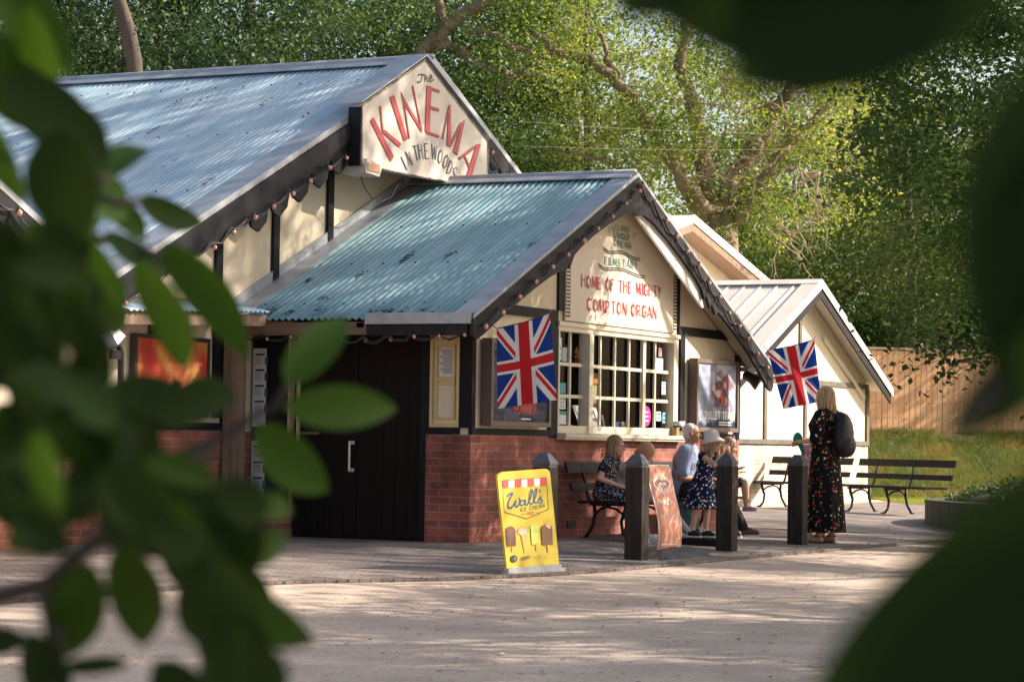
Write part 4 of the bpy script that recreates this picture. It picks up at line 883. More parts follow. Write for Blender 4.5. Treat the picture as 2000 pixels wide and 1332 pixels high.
zpoly([(297+30*math.cos(2*PI*k/16), 1098+34*math.sin(2*PI*k/16)) for k in range(16)], M['ink']); ztext('M', 285, 1112, 312, 1110, 26, YM, .004, .005)
zline([(365, 1090), (440, 1070), (445, 1090), (370, 1114), (365, 1090)], .004, M['ink']); ztext('SOLO', 376, 1102, 436, 1088, 16, M['ink'], .002, .004)
ztext('TWISTER', 478, 1095, 565, 1085, 16, Co, .002, .003); ztext('FEAST', 595, 1090, 665, 1080, 16, Co, .002, .003)
random.seed(5)
for k in range(60):
    x = random.uniform(225, 725); y = 1195-(x-225)*.03-abs(random.gauss(0, 14)); zpoly([(x-14, y+8), (x, y-5), (x+14, y+7)], Gr if k % 2 else mat('olive_leaf', (.2, .22, .03), .6) if k < 3 else YM)
par(mb.build('artwork', YM), AB)
# orange flexible sign on a rubber foot
OM = mat('board_orange', (.84, .38, .27), .6, var=(.86, .46, .34), vs=3, spec=.1)
c0 = at(1300, 1086, 'z', -.06)
OS = empty('flexible_sign', (c0.x, c0.y, gz(c0.x, c0.y)), 'orange flexible swing sign with white heart logo on a black rubber foot', 'pavement sign')
nx = V((0, -1, 0)); ob = at(1303, 1074, 'y', c0.y)
def zo(zx, zy, off=0):
    p = at(1200+zx/5.122, 850+zy/5.122, 'y', c0.y); return p+V((0, -.045*math.sin((p.z+.05)*5.2)-off, 0))
rows = [(362, 598, 330), (362, 602, 380), (362, 603, 430), (364, 601, 500), (366, 600, 560), (370, 601, 620), (377, 607, 700), (386, 617, 800), (394, 626, 880), (403, 637, 980), (410, 646, 1080), (416, 641, 1140), (419, 637, 1165)]
mb = MB(); vs = []
for k, (a, b, y) in enumerate([(385, 575, 294), (368, 592, 306)]+rows):
    for o_ in (0, -.008): vs += [zo(a, y, o_), zo((a+b)/2, y, o_), zo(b, y, o_)]
n = len(rows)+2; fs = []
for k in range(n-1):
    b0_ = k*6; b1_ = b0_+6
    fs += [(b0_, b0_+1, b1_+1, b1_), (b0_+1, b0_+2, b1_+2, b1_+1), (b0_+3, b1_+3, b1_+4, b0_+4), (b0_+4, b1_+4, b1_+5, b0_+5), (b0_, b1_, b1_+3, b0_+3), (b0_+2, b0_+5, b1_+5, b1_+2)]
mb.add(vs, fs, None, True); par(mb.build('panel', OM), OS)
mb = MB(); edge = [zo(385, 300, .003)]+[zo(a+4, y, .003) for a, b, y in rows]+[zo(b-4, y, .003) for a, b, y in reversed(rows)]+[zo(575, 300, .003), zo(385, 300, .003)]
for a, b in zip(edge, edge[1:]): ribbon(mb, a, b, .012, nx, M['whitep'], .0)
Pn = mat('logo_mauve', (.55, .25, .24), .5)
def heart(cx, cy, s_, w_, m, lift, only=None):
    pts = []
    for k in range(41):
        t = 2*PI*k/40; x = 16*math.sin(t)**3; y = 13*math.cos(t)-5*math.cos(2*t)-2*math.cos(3*t)-math.cos(4*t); pts.append(zo(cx+s_*x*.86, cy-s_*y, lift))
    for a, b in zip(pts, pts[1:]): ribbon(mb, a, b, w_, nx, m, 0)
heart(485, 500, 5.6, .028, M['whitep'], .006); heart(488, 505, 4.2, .022, Pn, .0072); heart(485, 515, 2.8, .022, M['whitep'], .0084)
def otext(s, x0, y0, x1, y1, h, a, b, m=None): text(mb, s, zo(x0, y0, .004), zo(x1, y1, .004), zo(x0, y0-h, .004)-zo(x0, y0, .004), nx, m or M['whitep'], a, b, lift=.002)
otext("WALL'S", 432, 690, 548, 690, 44, .012, .018); otext('LOVE ICE CREAM', 406, 828, 600, 826, 34, .005, .008); mb.add([zo(440, 1085, .006), zo(610, 1082, .006), zo(612, 1096, .006), zo(440, 1100, .006)], [(0, 1, 2, 3)], M['whitep'])
par(mb.build('logo_and_lettering', M['whitep']), OS)
mb = MB(); L0, L1 = at(1255, 1091, 'y', c0.y-.0), at(1357, 1086, 'y', c0.y); cx_ = (L0.x+L1.x)/2; hw = (L1.x-L0.x)/2
prof = [(-1, 0), (-.85, .035), (-.5, .075), (0, .10), (.5, .085), (.85, .045), (1, 0)]
vs = []
for t in (-.20, -.14, .14, .20):
    for s_, h in prof: vs.append((cx_+s_*hw, c0.y+t, gz(0, c0.y)+(.006 if abs(t) > .19 else h)+.0))
k = len(prof); fs = [(j*k+i, j*k+i+1, (j+1)*k+i+1, (j+1)*k+i) for j in range(3) for i in range(k-1)]
mb.add(vs, fs, None, True); par(mb.build('rubber_foot', M['rubber']), OS)
# doorstop block by the wall
mb = MB(); p = at(972, 1058, 'z', -.02); mb.box((p.x-.1, p.y-.1, -.02), (p.x+.35, p.y+.1, .09)); tag(mb.build('wooden_block', M['oldwood']), 'small brown wooden block on the paving behind the yellow board', 'block')

# ------------------------------------------------------------------ vegetation
def leafmat(name, cols, trans=.35, rough=.55):
    m = mat(name, cols[0], rough, trans=trans, spec=(.1 if 'near' in name else .4)); n = m.node_tree.nodes; l = m.node_tree.links
    g = n.new('ShaderNodeNewGeometry'); r_ = n.new('ShaderNodeValToRGB'); l.new(g.outputs['Random Per Island'], r_.inputs[0])
    tcl = n.new('ShaderNodeTexCoord'); nz = n.new('ShaderNodeTexNoise'); nz.inputs['Scale'].default_value = .8; nz.inputs['Detail'].default_value = 3; l.new(tcl.outputs['Object'], nz.inputs[0]); m1 = n.new('ShaderNodeMapRange'); m1.inputs[1].default_value = .32; m1.inputs[2].default_value = .68; l.new(nz.outputs[0], m1.inputs[0]); m2 = n.new('ShaderNodeMix'); m2.inputs[0].default_value = .66; l.new(g.outputs['Random Per Island'], m2.inputs[2]); l.new(m1.outputs[0], m2.inputs[3]); l.new(m2.outputs[0], r_.inputs[0])
    el = r_.color_ramp.elements; el[0].color = tuple(cols[0])+(1,); el[1].color = tuple(cols[-1])+(1,); el[1].position = 1
    for i, c in enumerate(cols[1:-1]): e = el.new((i+1)/(len(cols)-1)); e.color = tuple(c)+(1,)
    l.new(r_.outputs[0], n['Principled BSDF'].inputs['Base Color'])
    for x in n:
        if x.type == 'BSDF_TRANSLUCENT':
            mx = n.new('ShaderNodeMix'); mx.data_type = 'RGBA'; mx.blend_type = 'MULTIPLY'; mx.inputs[0].default_value = 1; l.new(r_.outputs[0], mx.inputs[6]); mx.inputs[7].default_value = (2.0, 1.7, .7, 1); l.new(mx.outputs[2], x.inputs[0])
    return m
LM = {'oak': leafmat('oak_leaves', [(.018, .055, .014), (.035, .085, .02), (.08, .14, .035), (.22, .27, .10)]), 'dark': leafmat('shaded_dark_leaves', [(.010, .030, .010), (.014, .040, .013), (.030, .070, .022), (.12, .17, .07)], .3),  # the dark set has tree shade put into its colours, sunlit clumps brightest
      'yel': leafmat('yellow_green_leaves', [(.03, .075, .02), (.10, .17, .04), (.22, .28, .08), (.36, .38, .14)], .45), 'ivy': leafmat('ivy_leaves', [(.02, .05, .012), (.045, .085, .02)], .2)}
M['bark'] = mat('oak_bark', (.17, .12, .08), .9, var=(.30, .225, .155), vs=3, va=.8, bump=1, bs=18, stretch=(1, 1, .3), dirt=(.07, .05, .035), dth=(.5, .7), ds=5)
M['barkd'] = mat('dark_bark', (.075, .06, .045), .9, var=(.13, .11, .085), vs=6, bump=1, bs=18, stretch=(1, 1, .3))
M['deadwood'] = mat('dead_wood', (.38, .30, .23), .85)
def leaf_mesh(name, P, size, m, seed, up=.6, aspect=.55, droop=None):
    r_ = np.random.default_rng(seed); n = len(P); s = size*r_.uniform(.65, 1.25, (n, 1))
    nrm = r_.normal(0, 1, (n, 3)); nrm[:, 2] += up*1.6; nrm /= np.linalg.norm(nrm, axis=1, keepdims=True)
    d = r_.normal(0, 1, (n, 3))
    if droop is not None: d += np.array(droop)
    d -= nrm*np.sum(d*nrm, axis=1, keepdims=True); d /= np.linalg.norm(d, axis=1, keepdims=True); b = np.cross(nrm, d)
    v = np.stack([P-d*s*.5, P+b*s*aspect*.5-d*s*.02+nrm*s*.08, P+d*s*.5, P-b*s*aspect*.5-d*s*.02+nrm*s*.08], axis=1).reshape(-1, 3)
    me = bpy.data.meshes.new(name); me.vertices.add(n*4); me.vertices.foreach_set('co', v.ravel().astype(np.float32))
    me.loops.add(n*4); me.loops.foreach_set('vertex_index', np.arange(n*4, dtype=np.int32)); me.polygons.add(n); me.polygons.foreach_set('loop_start', np.arange(0, n*4, 4, dtype=np.int32))
    try: me.polygons.foreach_set('loop_total', np.full(n, 4, np.int32))
    except Exception: pass
    me.materials.append(m); me.update(calc_edges=True); me.validate(); return me
def addm(name, me, root):
    o = bpy.data.objects.new(name, me); C.objects.link(o); return par(o, root)
def clumps(centers, per, sig, seed):
    r_ = np.random.default_rng(seed); c = np.repeat(np.array(centers), per, axis=0); o = r_.normal(0, 1, c.shape)*np.repeat(r_.uniform(.6, 1.3, (len(centers), 1)), per, axis=0)*np.array(sig); return c+o
def crown_proto(name, rad, n, per, sig, size, m, seed, hollow=.35):
    r_ = np.random.default_rng(seed); c = []
    while len(c) < n:
        p = r_.uniform(-1, 1, 3); q = np.linalg.norm(p)
        if hollow < q < 1: c.append(p*np.array(rad))
    return leaf_mesh(name, clumps(c, per, sig, seed+1), size, m, seed+2)
PROTO = [crown_proto('crown', (3.4, 3.4, 3.6), 105, 330, (.46, .46, .30), .115, LM['oak'], 1), crown_proto('crown', (3.2, 3.2, 4.2), 100, 330, (.44, .44, .32), .11, LM['dark'], 5),
         crown_proto('crown', (3.0, 3.4, 3.2), 70, 280, (.44, .44, .24), .115, LM['yel'], 9), crown_proto('crown', (3.4, 3.4, 3.0), 62, 90, (.40, .40, .22), .17, LM['oak'], 13, .1), crown_proto('crown', (4.1, 4.1, 2.7), 12, 760, (.52, .52, .18), .16, LM['oak'], 17, .2)]
def tree(label, x, y, zc, proto, s, rz, group='woodland trees behind the cinema', m=None, lean=0):
    root = empty('woodland_tree', (x, y, 0), label, 'tree', group); random.seed(int(x*7+y*13)); H = zc+1.2*s
    mb = MB(); pts = [V((lean*t*t+.12*math.sin(t*5+x), .15*math.sin(t*4+y), H*t)) for t in [i/7 for i in range(8)]]; mb.tube(pts, [.26*s*(1-.75*i/7)+.04 for i in range(8)], 9)
    for k in range(7):
        t = random.uniform(.3, .9); a = random.uniform(0, 6.3); p = V((lean*t*t+.12*math.sin(t*5+x), .15*math.sin(t*4+y), H*t)); d = V((math.cos(a), math.sin(a), .55)); L_ = random.uniform(1.5, 2.8)*s
        mb.tube([p, p+d*L_*.4+V((0, 0, .1)), p+d*L_*.75+V((.2, 0, 0)), p+d*L_+V((.1, .2, .3))], [.10*s, .07*s, .045*s, .015], 6)
    mb.build('trunk', m or M['barkd'], root)
    o = bpy.data.objects.new('crown', PROTO[proto]); C.objects.link(o); o.parent = root; o.location = (lean*.6, 0, zc); o.scale = (s, s, s); o.rotation_euler = (0, 0, rz)
    return root
def wpos(px, D): q = dep(px, 870, D); return q.x, q.y
TL_ = ['dense dark tree', 'tall shadowy tree', 'bright yellow green tree', 'loose airy tree', 'broad green tree', 'bushy dark green tree']
spec = [ # px, depth, crown height, proto, scale
 (60, 46, 4.6, 1, 1.0, 'dense dark tree at the far left behind the blue roof'), (330, 45, 4.3, 1, 1.0, 'dark tree behind the left part of the long blue roof'), (560, 47, 5.0, 1, 1.0, 'dark leafy tree behind the middle of the long blue roof'), (800, 50, 6.0, 0, 1.0, 'green tree behind the peak of the main gable'),
 (180, 52, 8.2, 1, 1.1, 'tall tree with bright leaves above the left end of the roof'), (480, 53, 9.0, 1, 1.2, 'tall dark tree rising above the long blue roof'), (760, 58, 9.0, 0, 1.2, 'tall dark tree rising behind the peak of the main gable'),
 (1030, 58, 5.2, 2, .95, 'sunny yellow green tree right of the KINEMA board'), (1120, 66, 9.5, 2, 1.25, 'tall green tree far behind the front gable'), (1000, 64, 3.4, 0, 1.1, 'low green tree between the KINEMA board and the front gable'),
 (1330, 70, 4.0, 2, 1.2, 'green tree far behind the big branching oak'), (1560, 60, 3.2, 0, .9, 'low green tree behind the annexe roof ridge'), (1700, 62, 4.8, 2, .9, 'yellow green tree above the wooden fence'), (1640, 72, 9.6, 2, 1.2, 'tall leafy tree far behind right of the oak'),
 (1850, 60, 3.6, 0, 1.0, 'leafy tree just behind the right end of the fence'), (1900, 66, 9.2, 0, 1.2, 'tall tree far behind the fence at the right'), (1450, 82, 8.5, 4, 1.7, 'airy distant tree with sky gaps behind the oak'), (1180, 84, 4.0, 2, 1.7, 'distant dark tree low behind the front gable ridge'), (1620, 86, 3.6, 1, 1.6, 'distant dark tree low behind the annexe'),
 (900, 80, 5.0, 1, 1.6, 'distant dark tree behind the KINEMA board'), (-150, 50, 7.0, 0, 1.2, 'tree at the left edge beyond the roof'), (320, 66, 8.0, 1, 1.5, 'distant dark tree behind the left roof trees'), (620, 70, 8.0, 1, 1.5, 'distant dark tree behind the middle of the roof'), (2150, 56, 5.0, 0, 1.2, 'tree beyond the right edge of the fence')]
for i, (px, D, zc, pr_, s_, lb) in enumerate(spec):
    x, y = wpos(px, D); tree(lb, x, y, zc, pr_, s_, i*1.7)
# trees standing right of the view: their shade falls over forecourt and gravel
for i, (x, y, zc, pr_, s_) in enumerate([(10.5, -5.2, 15, 3, 1.1), (9.5, -9.4, 15, 3, 1.15), (12.5, -12.4, 14, 3, 1.0), (9.5, -15.6, 12.5, 4, 1.0), (19.5, -17.4, 12, 4, 1.1), (-14.0, -18.7, 8, 0, 1.1), (-2.3, -12.4, 5.8, 4, .9), (.7, -14.6, 6.2, 4, 1.0), (-5.7, -13, 5.4, 4, .9), (-2.3, -16.2, 6, 4, 1.0), (-1.0, -13.2, 8.4, 4, 1.0)]):
    tree(['tree shading the annexe side of the forecourt', 'tree shading the front gable', 'tree shading the bollards', 'tree shading the middle of the gravel', 'tree shading the near gravel', 'dense tree right of the camera', 'tall tree beside the round planting bed', 'tall tree beyond the round planting bed', 'thin crowned tree over the gravel', 'tree deep in the wood right of the gravel', 'taller thin crowned tree beside the gravel'][i], x, y, zc, pr_, s_, i*2.1, 'trees along the right side of the forecourt', M['bark'])
# --- the branching oak behind the annexe
OD = 50.0
def pl_(pts, D=OD): return [dep(x, y, D+dd) for x, y, dd in pts]
OK_ = empty('oak_tree', (dep(1405, 870, OD).x, dep(1405, 870, OD).y, 0), 'big spreading oak with bare reddish limbs rising behind the annexe roofs', 'tree')
mb = MB(); ppm = FPX/OD
def limb(pts, r0, r1, k=9):
    P_ = [V(q) for q in pl_(pts)]; out = []; 
    for a, b in zip(P_, P_[1:]):
        for i in range(7): t = i/7; out.append(a*(1-t)+b*t+V((noise.noise(a*3+V((t*4, 0, 0))), noise.noise(a*3+V((0, t*4, 9))), noise.noise(a*3+V((0, 7, t*4)))))*.10)
    out.append(P_[-1]); n = len(out); mb.tube(out, [(r0+(r1-r0)*i/(n-1))/ppm*.84*(1+.28*noise.noise(out[i]*2.3)) for i in range(n)], k)
b0 = dep(1405, 870, OD); mb.tube([V((b0.x, b0.y, -.3)), dep(1410, 640, OD), dep(1406, 520, OD), dep(1404, 420, OD)], [.62, .48, .40, .36], 14)
limb([(1392, 440, 0), (1350, 380, -.3), (1310, 300, -.5), (1262, 225, -.6), (1212, 165, -.8), (1150, 115, -1), (1085, 98, -1), (1040, 60, -1)], 22, 7)
limb([(1395, 430, 0), (1378, 350, .2), (1366, 270, .4), (1352, 205, .5), (1330, 130, .6), (1340, 40, .6)], 26, 10)
limb([(1408, 430, 0), (1428, 360, .2), (1452, 310, .2), (1500, 252, .3), (1522, 200, .3), (1560, 160, .3), (1600, 110, .3)], 24, 10)
limb([(1440, 430, 0), (1466, 385, -.3), (1500, 332, -.5), (1540, 285, -.6), (1582, 240, -.8), (1620, 205, -.9)], 19, 7)
limb([(1498, 335, -.5), (1540, 330, -.4), (1580, 338, -.2), (1645, 335, 0)], 7, 2, 6); limb([(1545, 285, -.6), (1532, 220, -.6), (1500, 205, -.6), (1450, 225, -.6)], 8, 3, 6)
limb([(1378, 350, .2), (1330, 350, .5), (1305, 330, .6)], 5, 2, 6); limb([(1212, 165, -.8), (1190, 120, -.7), (1170, 60, -.5)], 9, 5, 7); limb([(1085, 98, -1), (1040, 130, -1), (1000, 150, -1)], 6, 3, 6)
limb([(1300, 420, -.8), (1210, 330, -1), (1190, 315, -1), (1130, 300, -1), (1055, 292, -1)], 7, 3, 6); limb([(1466, 390, -.3), (1500, 365, -.5), (1522, 358, -.6)], 5, 2, 6)
par(mb.build('trunk', M['bark']), OK_)
# twigs
mb = MB(); random.seed(8)
def twig(x, y, a, L_, w_, depth, dd):
    pts = [(x, y)]
    for k in range(5): a += random.uniform(-.45, .45); x += math.cos(a)*L_/5; y += math.sin(a)*L_/5; pts.append((x, y))
    mb.tube([dep(px_, py_, OD+dd) for px_, py_ in pts], [w_*(1-.16*k)/ppm for k in range(6)], 5)
    if depth:
        for k in range(2): i = random.randint(2, 5); twig(pts[i][0], pts[i][1], a+random.uniform(-1, 1), L_*.6, w_*.55, depth-1, dd+random.uniform(-.2, .2))
for (x, y) in [(1300, 300), (1262, 230), (1380, 340), (1366, 270), (1430, 370), (1455, 305), (1500, 255), (1500, 330), (1545, 285), (1580, 245), (1600, 335), (1560, 335), (1532, 225), (1440, 225), (1620, 300), (1330, 350), (1490, 420), (1560, 330), (1600, 335), (1540, 250), (1470, 380), (1350, 200), (1210, 170), (1150, 115), (1650, 330)]:
    for k in range(2): twig(x, y, random.uniform(-3.1, 3.1), random.uniform(60, 120), random.uniform(1.6, 3.2), 2, random.uniform(-.9, -.2))
twig(1500, 405, .7, 90, 3, 2, -.9); twig(1555, 440, 1.2, 60, 2, 2, -.9)
par(mb.build('dead_branches', M['deadwood']), OK_)
random.seed(21); cs = []
def fill(n, x0, y0, x1, y1, d0, d1, cond=lambda x, y: True, D=OD):
    k = 0
    while k < n:
        x, y = random.uniform(x0, x1), random.uniform(y0, y1)
        if cond(x, y): cs.append(tuple(dep(x, y, D+random.uniform(d0, d1)))); k += 1
fill(150, 960, -60, 1750, 230, .2, 4); fill(40, 960, -60, 1720, 160, -2, 0); fill(45, 1100, 230, 1700, 420, 1.2, 4); fill(26, 1180, 160, 1700, 420, -1.6, -.9); fill(34, 1060, 40, 1680, 380, -2.2, -1.2); fill(16, 1010, 130, 1240, 330, -1, .5)
fill(10, 1300, 330, 1500, 470, -.9, -.5)
addm('crown', leaf_mesh('crown', clumps(cs, 130, (.34, .34, .22), 3), .098, LM['yel'], 4), OK_)
# --- second oak, limbs reaching over the main roof
OB = empty('oak_tree', (dep(815, 870, 49).x, dep(815, 870, 49).y, 0), 'oak with thick twisting limb reaching right above the main gable peak', 'tree'); mb = MB(); OD_s = OD; OD = 49.0; ppm = FPX/OD
b0 = dep(815, 870, OD); mb.tube([V((b0.x, b0.y, -.3)), dep(800, 400, OD), dep(790, 150, OD)], [.55, .42, .36], 12)
def pl_(pts, D=OD): return [dep(x, y, D+dd) for x, y, dd in pts]
limb([(790, 150, 0), (830, 95, 0), (865, 60, 0), (905, 25, 0), (960, 5, 0), (1040, -40, 0)], 20, 12); limb([(845, 88, 0), (890, 95, 0), (935, 125, -.2), (980, 138, -.3), (1010, 150, -.3), (1055, 150, -.3)], 12, 4)
limb([(865, 60, 0), (862, 20, 0), (850, -40, 0)], 12, 10); limb([(905, 60, 0), (960, 60, -.3), (1000, 95, -.3), (1045, 108, -.3), (1090, 100, -.3)], 9, 4); limb([(1005, 150, -.3), (978, 165, -.3), (970, 195, -.3)], 5, 2, 6)
par(mb.build('trunk', M['bark']), OB); cs = []
fill(60, 820, -60, 1120, 90, .3, 3, D=49); fill(22, 830, 90, 1120, 260, .5, 3, D=49); fill(8, 830, -40, 1100, 200, -1.2, -.6, D=49)
addm('crown', leaf_mesh('crown', clumps(cs, 130, (.36, .36, .24), 7), .098, LM['oak'], 6), OB)
# bare trunk upper left, slim trunk above the fence
for pts, rr, lb, D in (([(244, 870), (268, 300), (262, 120), (250, 60), (228, -10), (205, -60)], [.2, .17, .15, .14, .12, .11], 'bare grey leaning trunk above the left part of the long roof', 43.5), ([(1783, 870), (1780, 690), (1781, 600), (1779, 480), (1770, 300)], [.12, .10, .10, .09, .07], 'slim pale trunk above the wooden fence', 54), ([(1150, 870), (1152, 350), (1150, 250), (1143, 150), (1150, 0)], [.14, .13, .12, .10, .08], 'dark straight trunk between the two oaks', 56)):
    b = dep(pts[0][0], pts[0][1], D); root = empty('tree_trunk', (b.x, b.y, 0), lb, 'tree'); mb = MB(); mb.tube([(b.x, b.y, -.1)]+[dep(x, y, D) for x, y in pts[1:]], rr, 9); par(mb.build('trunk', M['barkd']), root)
    cc = [tuple(dep(pts[-1][0]+random.uniform(-90, 90), -20+random.uniform(-120, 60), D+.5)) for k in range(14)]; o = bpy.data.objects.new('crown', leaf_mesh('crown', clumps(cc, 80, (.35, .35, .25), 3), .12, LM['dark'], 4)); C.objects.link(o); par(o, root)
# --- near tree hanging in from the right
D0 = 25.5; cs = []; random.seed(31)
def edge_x(y): 
    return 1745-70*math.sin(min(max(y, 0), 700)/700*PI)*.9+(60 if y > 560 else 0)+25*math.sin(y*.03)
fill(300, 1640, -250, 2120, 660, -1.5, 2.5, lambda x, y: x > edge_x(y)+random.uniform(-30, 90), D=D0)
fill(150, 2100, -300, 2700, 600, -2.5, 3, D=D0); fill(26, 1640, -40, 1760, 620, 0, 1.5, lambda x, y: x > edge_x(y)-45, D=D0)
Pn_ = clumps(cs, 90, (.20, .20, .14), 5)
NT = empty('overhanging_tree', (dep(2300, 870, 28).x, dep(2300, 870, 28).y, 0), 'large dark leafy tree filling the upper right, lowest sprays hanging before the fence', 'tree')
o = bpy.data.objects.new('crown', leaf_mesh('crown', Pn_, .085, LM['oak'], 8, up=.9, droop=(-.5, 0, -.9))); C.objects.link(o); par(o, NT)
sp = []; random.seed(77); mb = MB()
for (x0, y0, x1, y1) in [(1960, 590, 1745, 715), (2000, 620, 1755, 745), (2000, 640, 1805, 770), (1990, 600, 1790, 700), (2000, 650, 1860, 745), (1980, 570, 1720, 700), (2010, 640, 1900, 740), (1950, 600, 1830, 720), (2010, 600, 1850, 690)]:
    dd = random.uniform(-.5, .6); Pp = [dep(x0+(x1-x0)*t, y0+(y1-y0)*(t**1.4)+4*math.sin(t*7), D0+dd) for t in [i/14 for i in range(15)]]; mb.tube(Pp, [.008-.0004*i for i in range(15)], 4)
    for i, p_ in enumerate(Pp):
        for k in range(7 if i < 12 else 3): sp.append((p_.x+random.gauss(0, .05), p_.y+random.gauss(0, .05), p_.z+random.gauss(-.015, .035)))
b = NT.location; mb.tube([(b.x, b.y, -.2), (b.x, b.y, 2), (b.x-.3, b.y+.2, 4.5), (b.x-.4, b.y+.2, 7)], [.4, .32, .25, .12], 10)
for k in range(8): a = dep(2050+k*30, -50+90*k, D0+1); mb.tube([(b.x-.2, b.y+.1, 2.2+k*.4), (V((b.x-.2, b.y, 3+k*.3))+a)/2, a], [.09, .05, .02], 6)
par(mb.build('trunk', M['barkd']), NT)
o = bpy.data.objects.new('hanging_spray', leaf_mesh('hanging_spray', np.array(sp), .088, LM['dark'], 18, up=1.1, aspect=.7, droop=(-.6, 0, -.5))); C.objects.link(o); par(o, NT)

# --- fence on the bank
FN = empty('wooden_fence', (dep(1800, 845, 52.8).x, dep(1800, 845, 52.8).y, 1.1), 'tall orange-brown close boarded fence on top of the grass bank', 'fence'); FW = mat('fence_wood', (.74, .40, .20), .75, var=(.80, .50, .29), vs=2.5, va=.8, stretch=(4, 4, .4), bump=.3, dirt=(.25, .11, .05), dth=(.6, .72), ds=6)
fa, fb = dep(1600, 845, 51.8), dep(2150, 845, 54.6); mb = MB(); n = 52; random.seed(2); ex = (fb-fa); ex.z = 0; e1 = ex/n; ny = V((e1.y, -e1.x, 0)).normalized(); ny = -ny if ny.dot(CF) > 0 else ny
zt = at(1800, 685, 'x', (fa.x+fb.x)/2).z; zt = dep(1800, 686, 52.8).z
for i in range(n):
    o = V((fa.x, fa.y, .7))+e1*i+ny*random.uniform(0, .012); mb.obox(o, e1*.90, ny*.02, (0, 0, zt-.7+random.uniform(-.012, .008)))
par(mb.build('boards', FW), FN); mb = MB(); mb.obox(V((fa.x, fa.y, zt+.01))-ny*.03, ex, ny*.09, (0, 0, .05)); par(mb.build('top_rail', mat('pale_rail', (.45, .36, .27), .7)), FN)
mb = MB(); random.seed(6)
for r_ in (.45, .9, 1.25):
    for i in range(n):
        if random.random() < .7: q = V((fa.x, fa.y, .7+r_+random.uniform(-.03, .03)))+e1*(i+.3)+ny*.034; mb.obox(q, e1*.12, ny*.002, (0, 0, .03))
par(mb.build('nail_knots', mat('knot_brown', (.10, .04, .02), .8)), FN)

# --- grass on the bank, verge; ivy and kerbed bed
r_ = np.random.default_rng(5)
def blades(name, P, h, w_, m, seed, lean=.5):
    q = np.random.default_rng(seed); n = len(P); a = q.uniform(0, 6.28, n); H = h*q.uniform(.5, 1.4, n); d = np.stack([np.cos(a)*w_, np.sin(a)*w_, np.zeros(n)], 1); t = np.stack([q.normal(0, lean, n)*H, q.normal(0, lean, n)*H, H], 1)
    v = np.stack([P-d, P+d, P+t], 1).reshape(-1, 3); me = bpy.data.meshes.new(name); me.vertices.add(3*n); me.vertices.foreach_set('co', v.ravel().astype(np.float32)); me.loops.add(3*n); me.loops.foreach_set('vertex_index', np.arange(3*n, dtype=np.int32)); me.polygons.add(n); me.polygons.foreach_set('loop_start', np.arange(0, 3*n, 3, dtype=np.int32))
    me.materials.append(m); me.update(calc_edges=True); me.validate(); o = bpy.data.objects.new(name, me); C.objects.link(o); return o
GM = leafmat('grass_blades', [(.035, .075, .018), (.10, .14, .03), (.25, .17, .06)], .35); GM2 = leafmat('verge_blades', [(.14, .20, .03), (.24, .27, .05)], .4)
N_ = 60000; f = r_.uniform(1.2, 6.8, N_); g = r_.uniform(-.5, 10, N_); x = 22.6+.9*f+.44*g; y = 2.6+.44*f-.9*g
keep = fbm(x*.1, y*.1, 9, 9, 2) > -1.6; x, y, f = x[keep], y[keep], f[keep]
P_ = np.stack([x, y, .03+np.clip((f-1.5)*.27, 0, 1.25)], 1); tag(blades('grass', P_, .13, .006, GM, 1, .7), 'rough green and straw coloured grass covering the bank', 'grass', kind='stuff')
f = r_.uniform(-2.1, 1.5, 16000); g = r_.uniform(-.3, 9, 16000); P_ = np.stack([22.6+.9*f+.44*g, 2.6+.44*f-.9*g, np.full(16000, .02)], 1); tag(blades('grass', P_, .05, .006, GM2, 2), 'short bright mown grass strip behind the long bench', 'grass', kind='stuff')
BC = V((12.5, -4.8, 0)); BR = 3.75
mb = MB(); k = 72
for i in range(k):
    a0, a1 = 2*PI*i/k, 2*PI*(i+1)/k-.006; q = lambda a, r_: (BC.x+r_*math.cos(a), BC.y+r_*math.sin(a), -.2); mb.prism([q(a0, BR-.2), q(a0, BR), q(a1, BR), q(a1, BR-.2)], (0, 0, .50))
tag(mb.build('planter_wall', mat('mossy_stone', (.09, .085, .07), .9, var=(.06, .075, .035), vs=4, va=.8, bump=.8, bs=30)), 'low curved stone edging of the round planting bed at the right', 'planter')
mb = MB(); mb.lathe(BC, [(.01, .95), (1.0, .90), (2.0, .66), (2.9, .40), (BR-.19, .24), (BR-.19, .0)][::-1], 40); tag(mb.build('soil', M['soil']), kind='structure')
N_ = 15000; rr_ = BR*np.sqrt(r_.uniform(0, .86, N_)); a = r_.uniform(0, 6.28, N_); hz = np.interp(rr_, [0, 1, 2, 2.9, 3.55], [.95, .9, .66, .4, .24]); z = hz+np.abs(r_.normal(0, .05, N_))+np.clip(2.6-rr_, 0, 1)*r_.uniform(0, .3, N_)
msk = (fbm(a, rr_, 4, 2, 4) > -.8); o = leaf_mesh('ivy', np.stack([BC.x+rr_*np.cos(a), BC.y+rr_*np.sin(a), z], 1)[msk], .075, LM['ivy'], 3); ob = bpy.data.objects.new('ivy', o); C.objects.link(ob); tag(ob, 'dark green ivy and low plants covering the round bed', 'ground cover', kind='stuff')
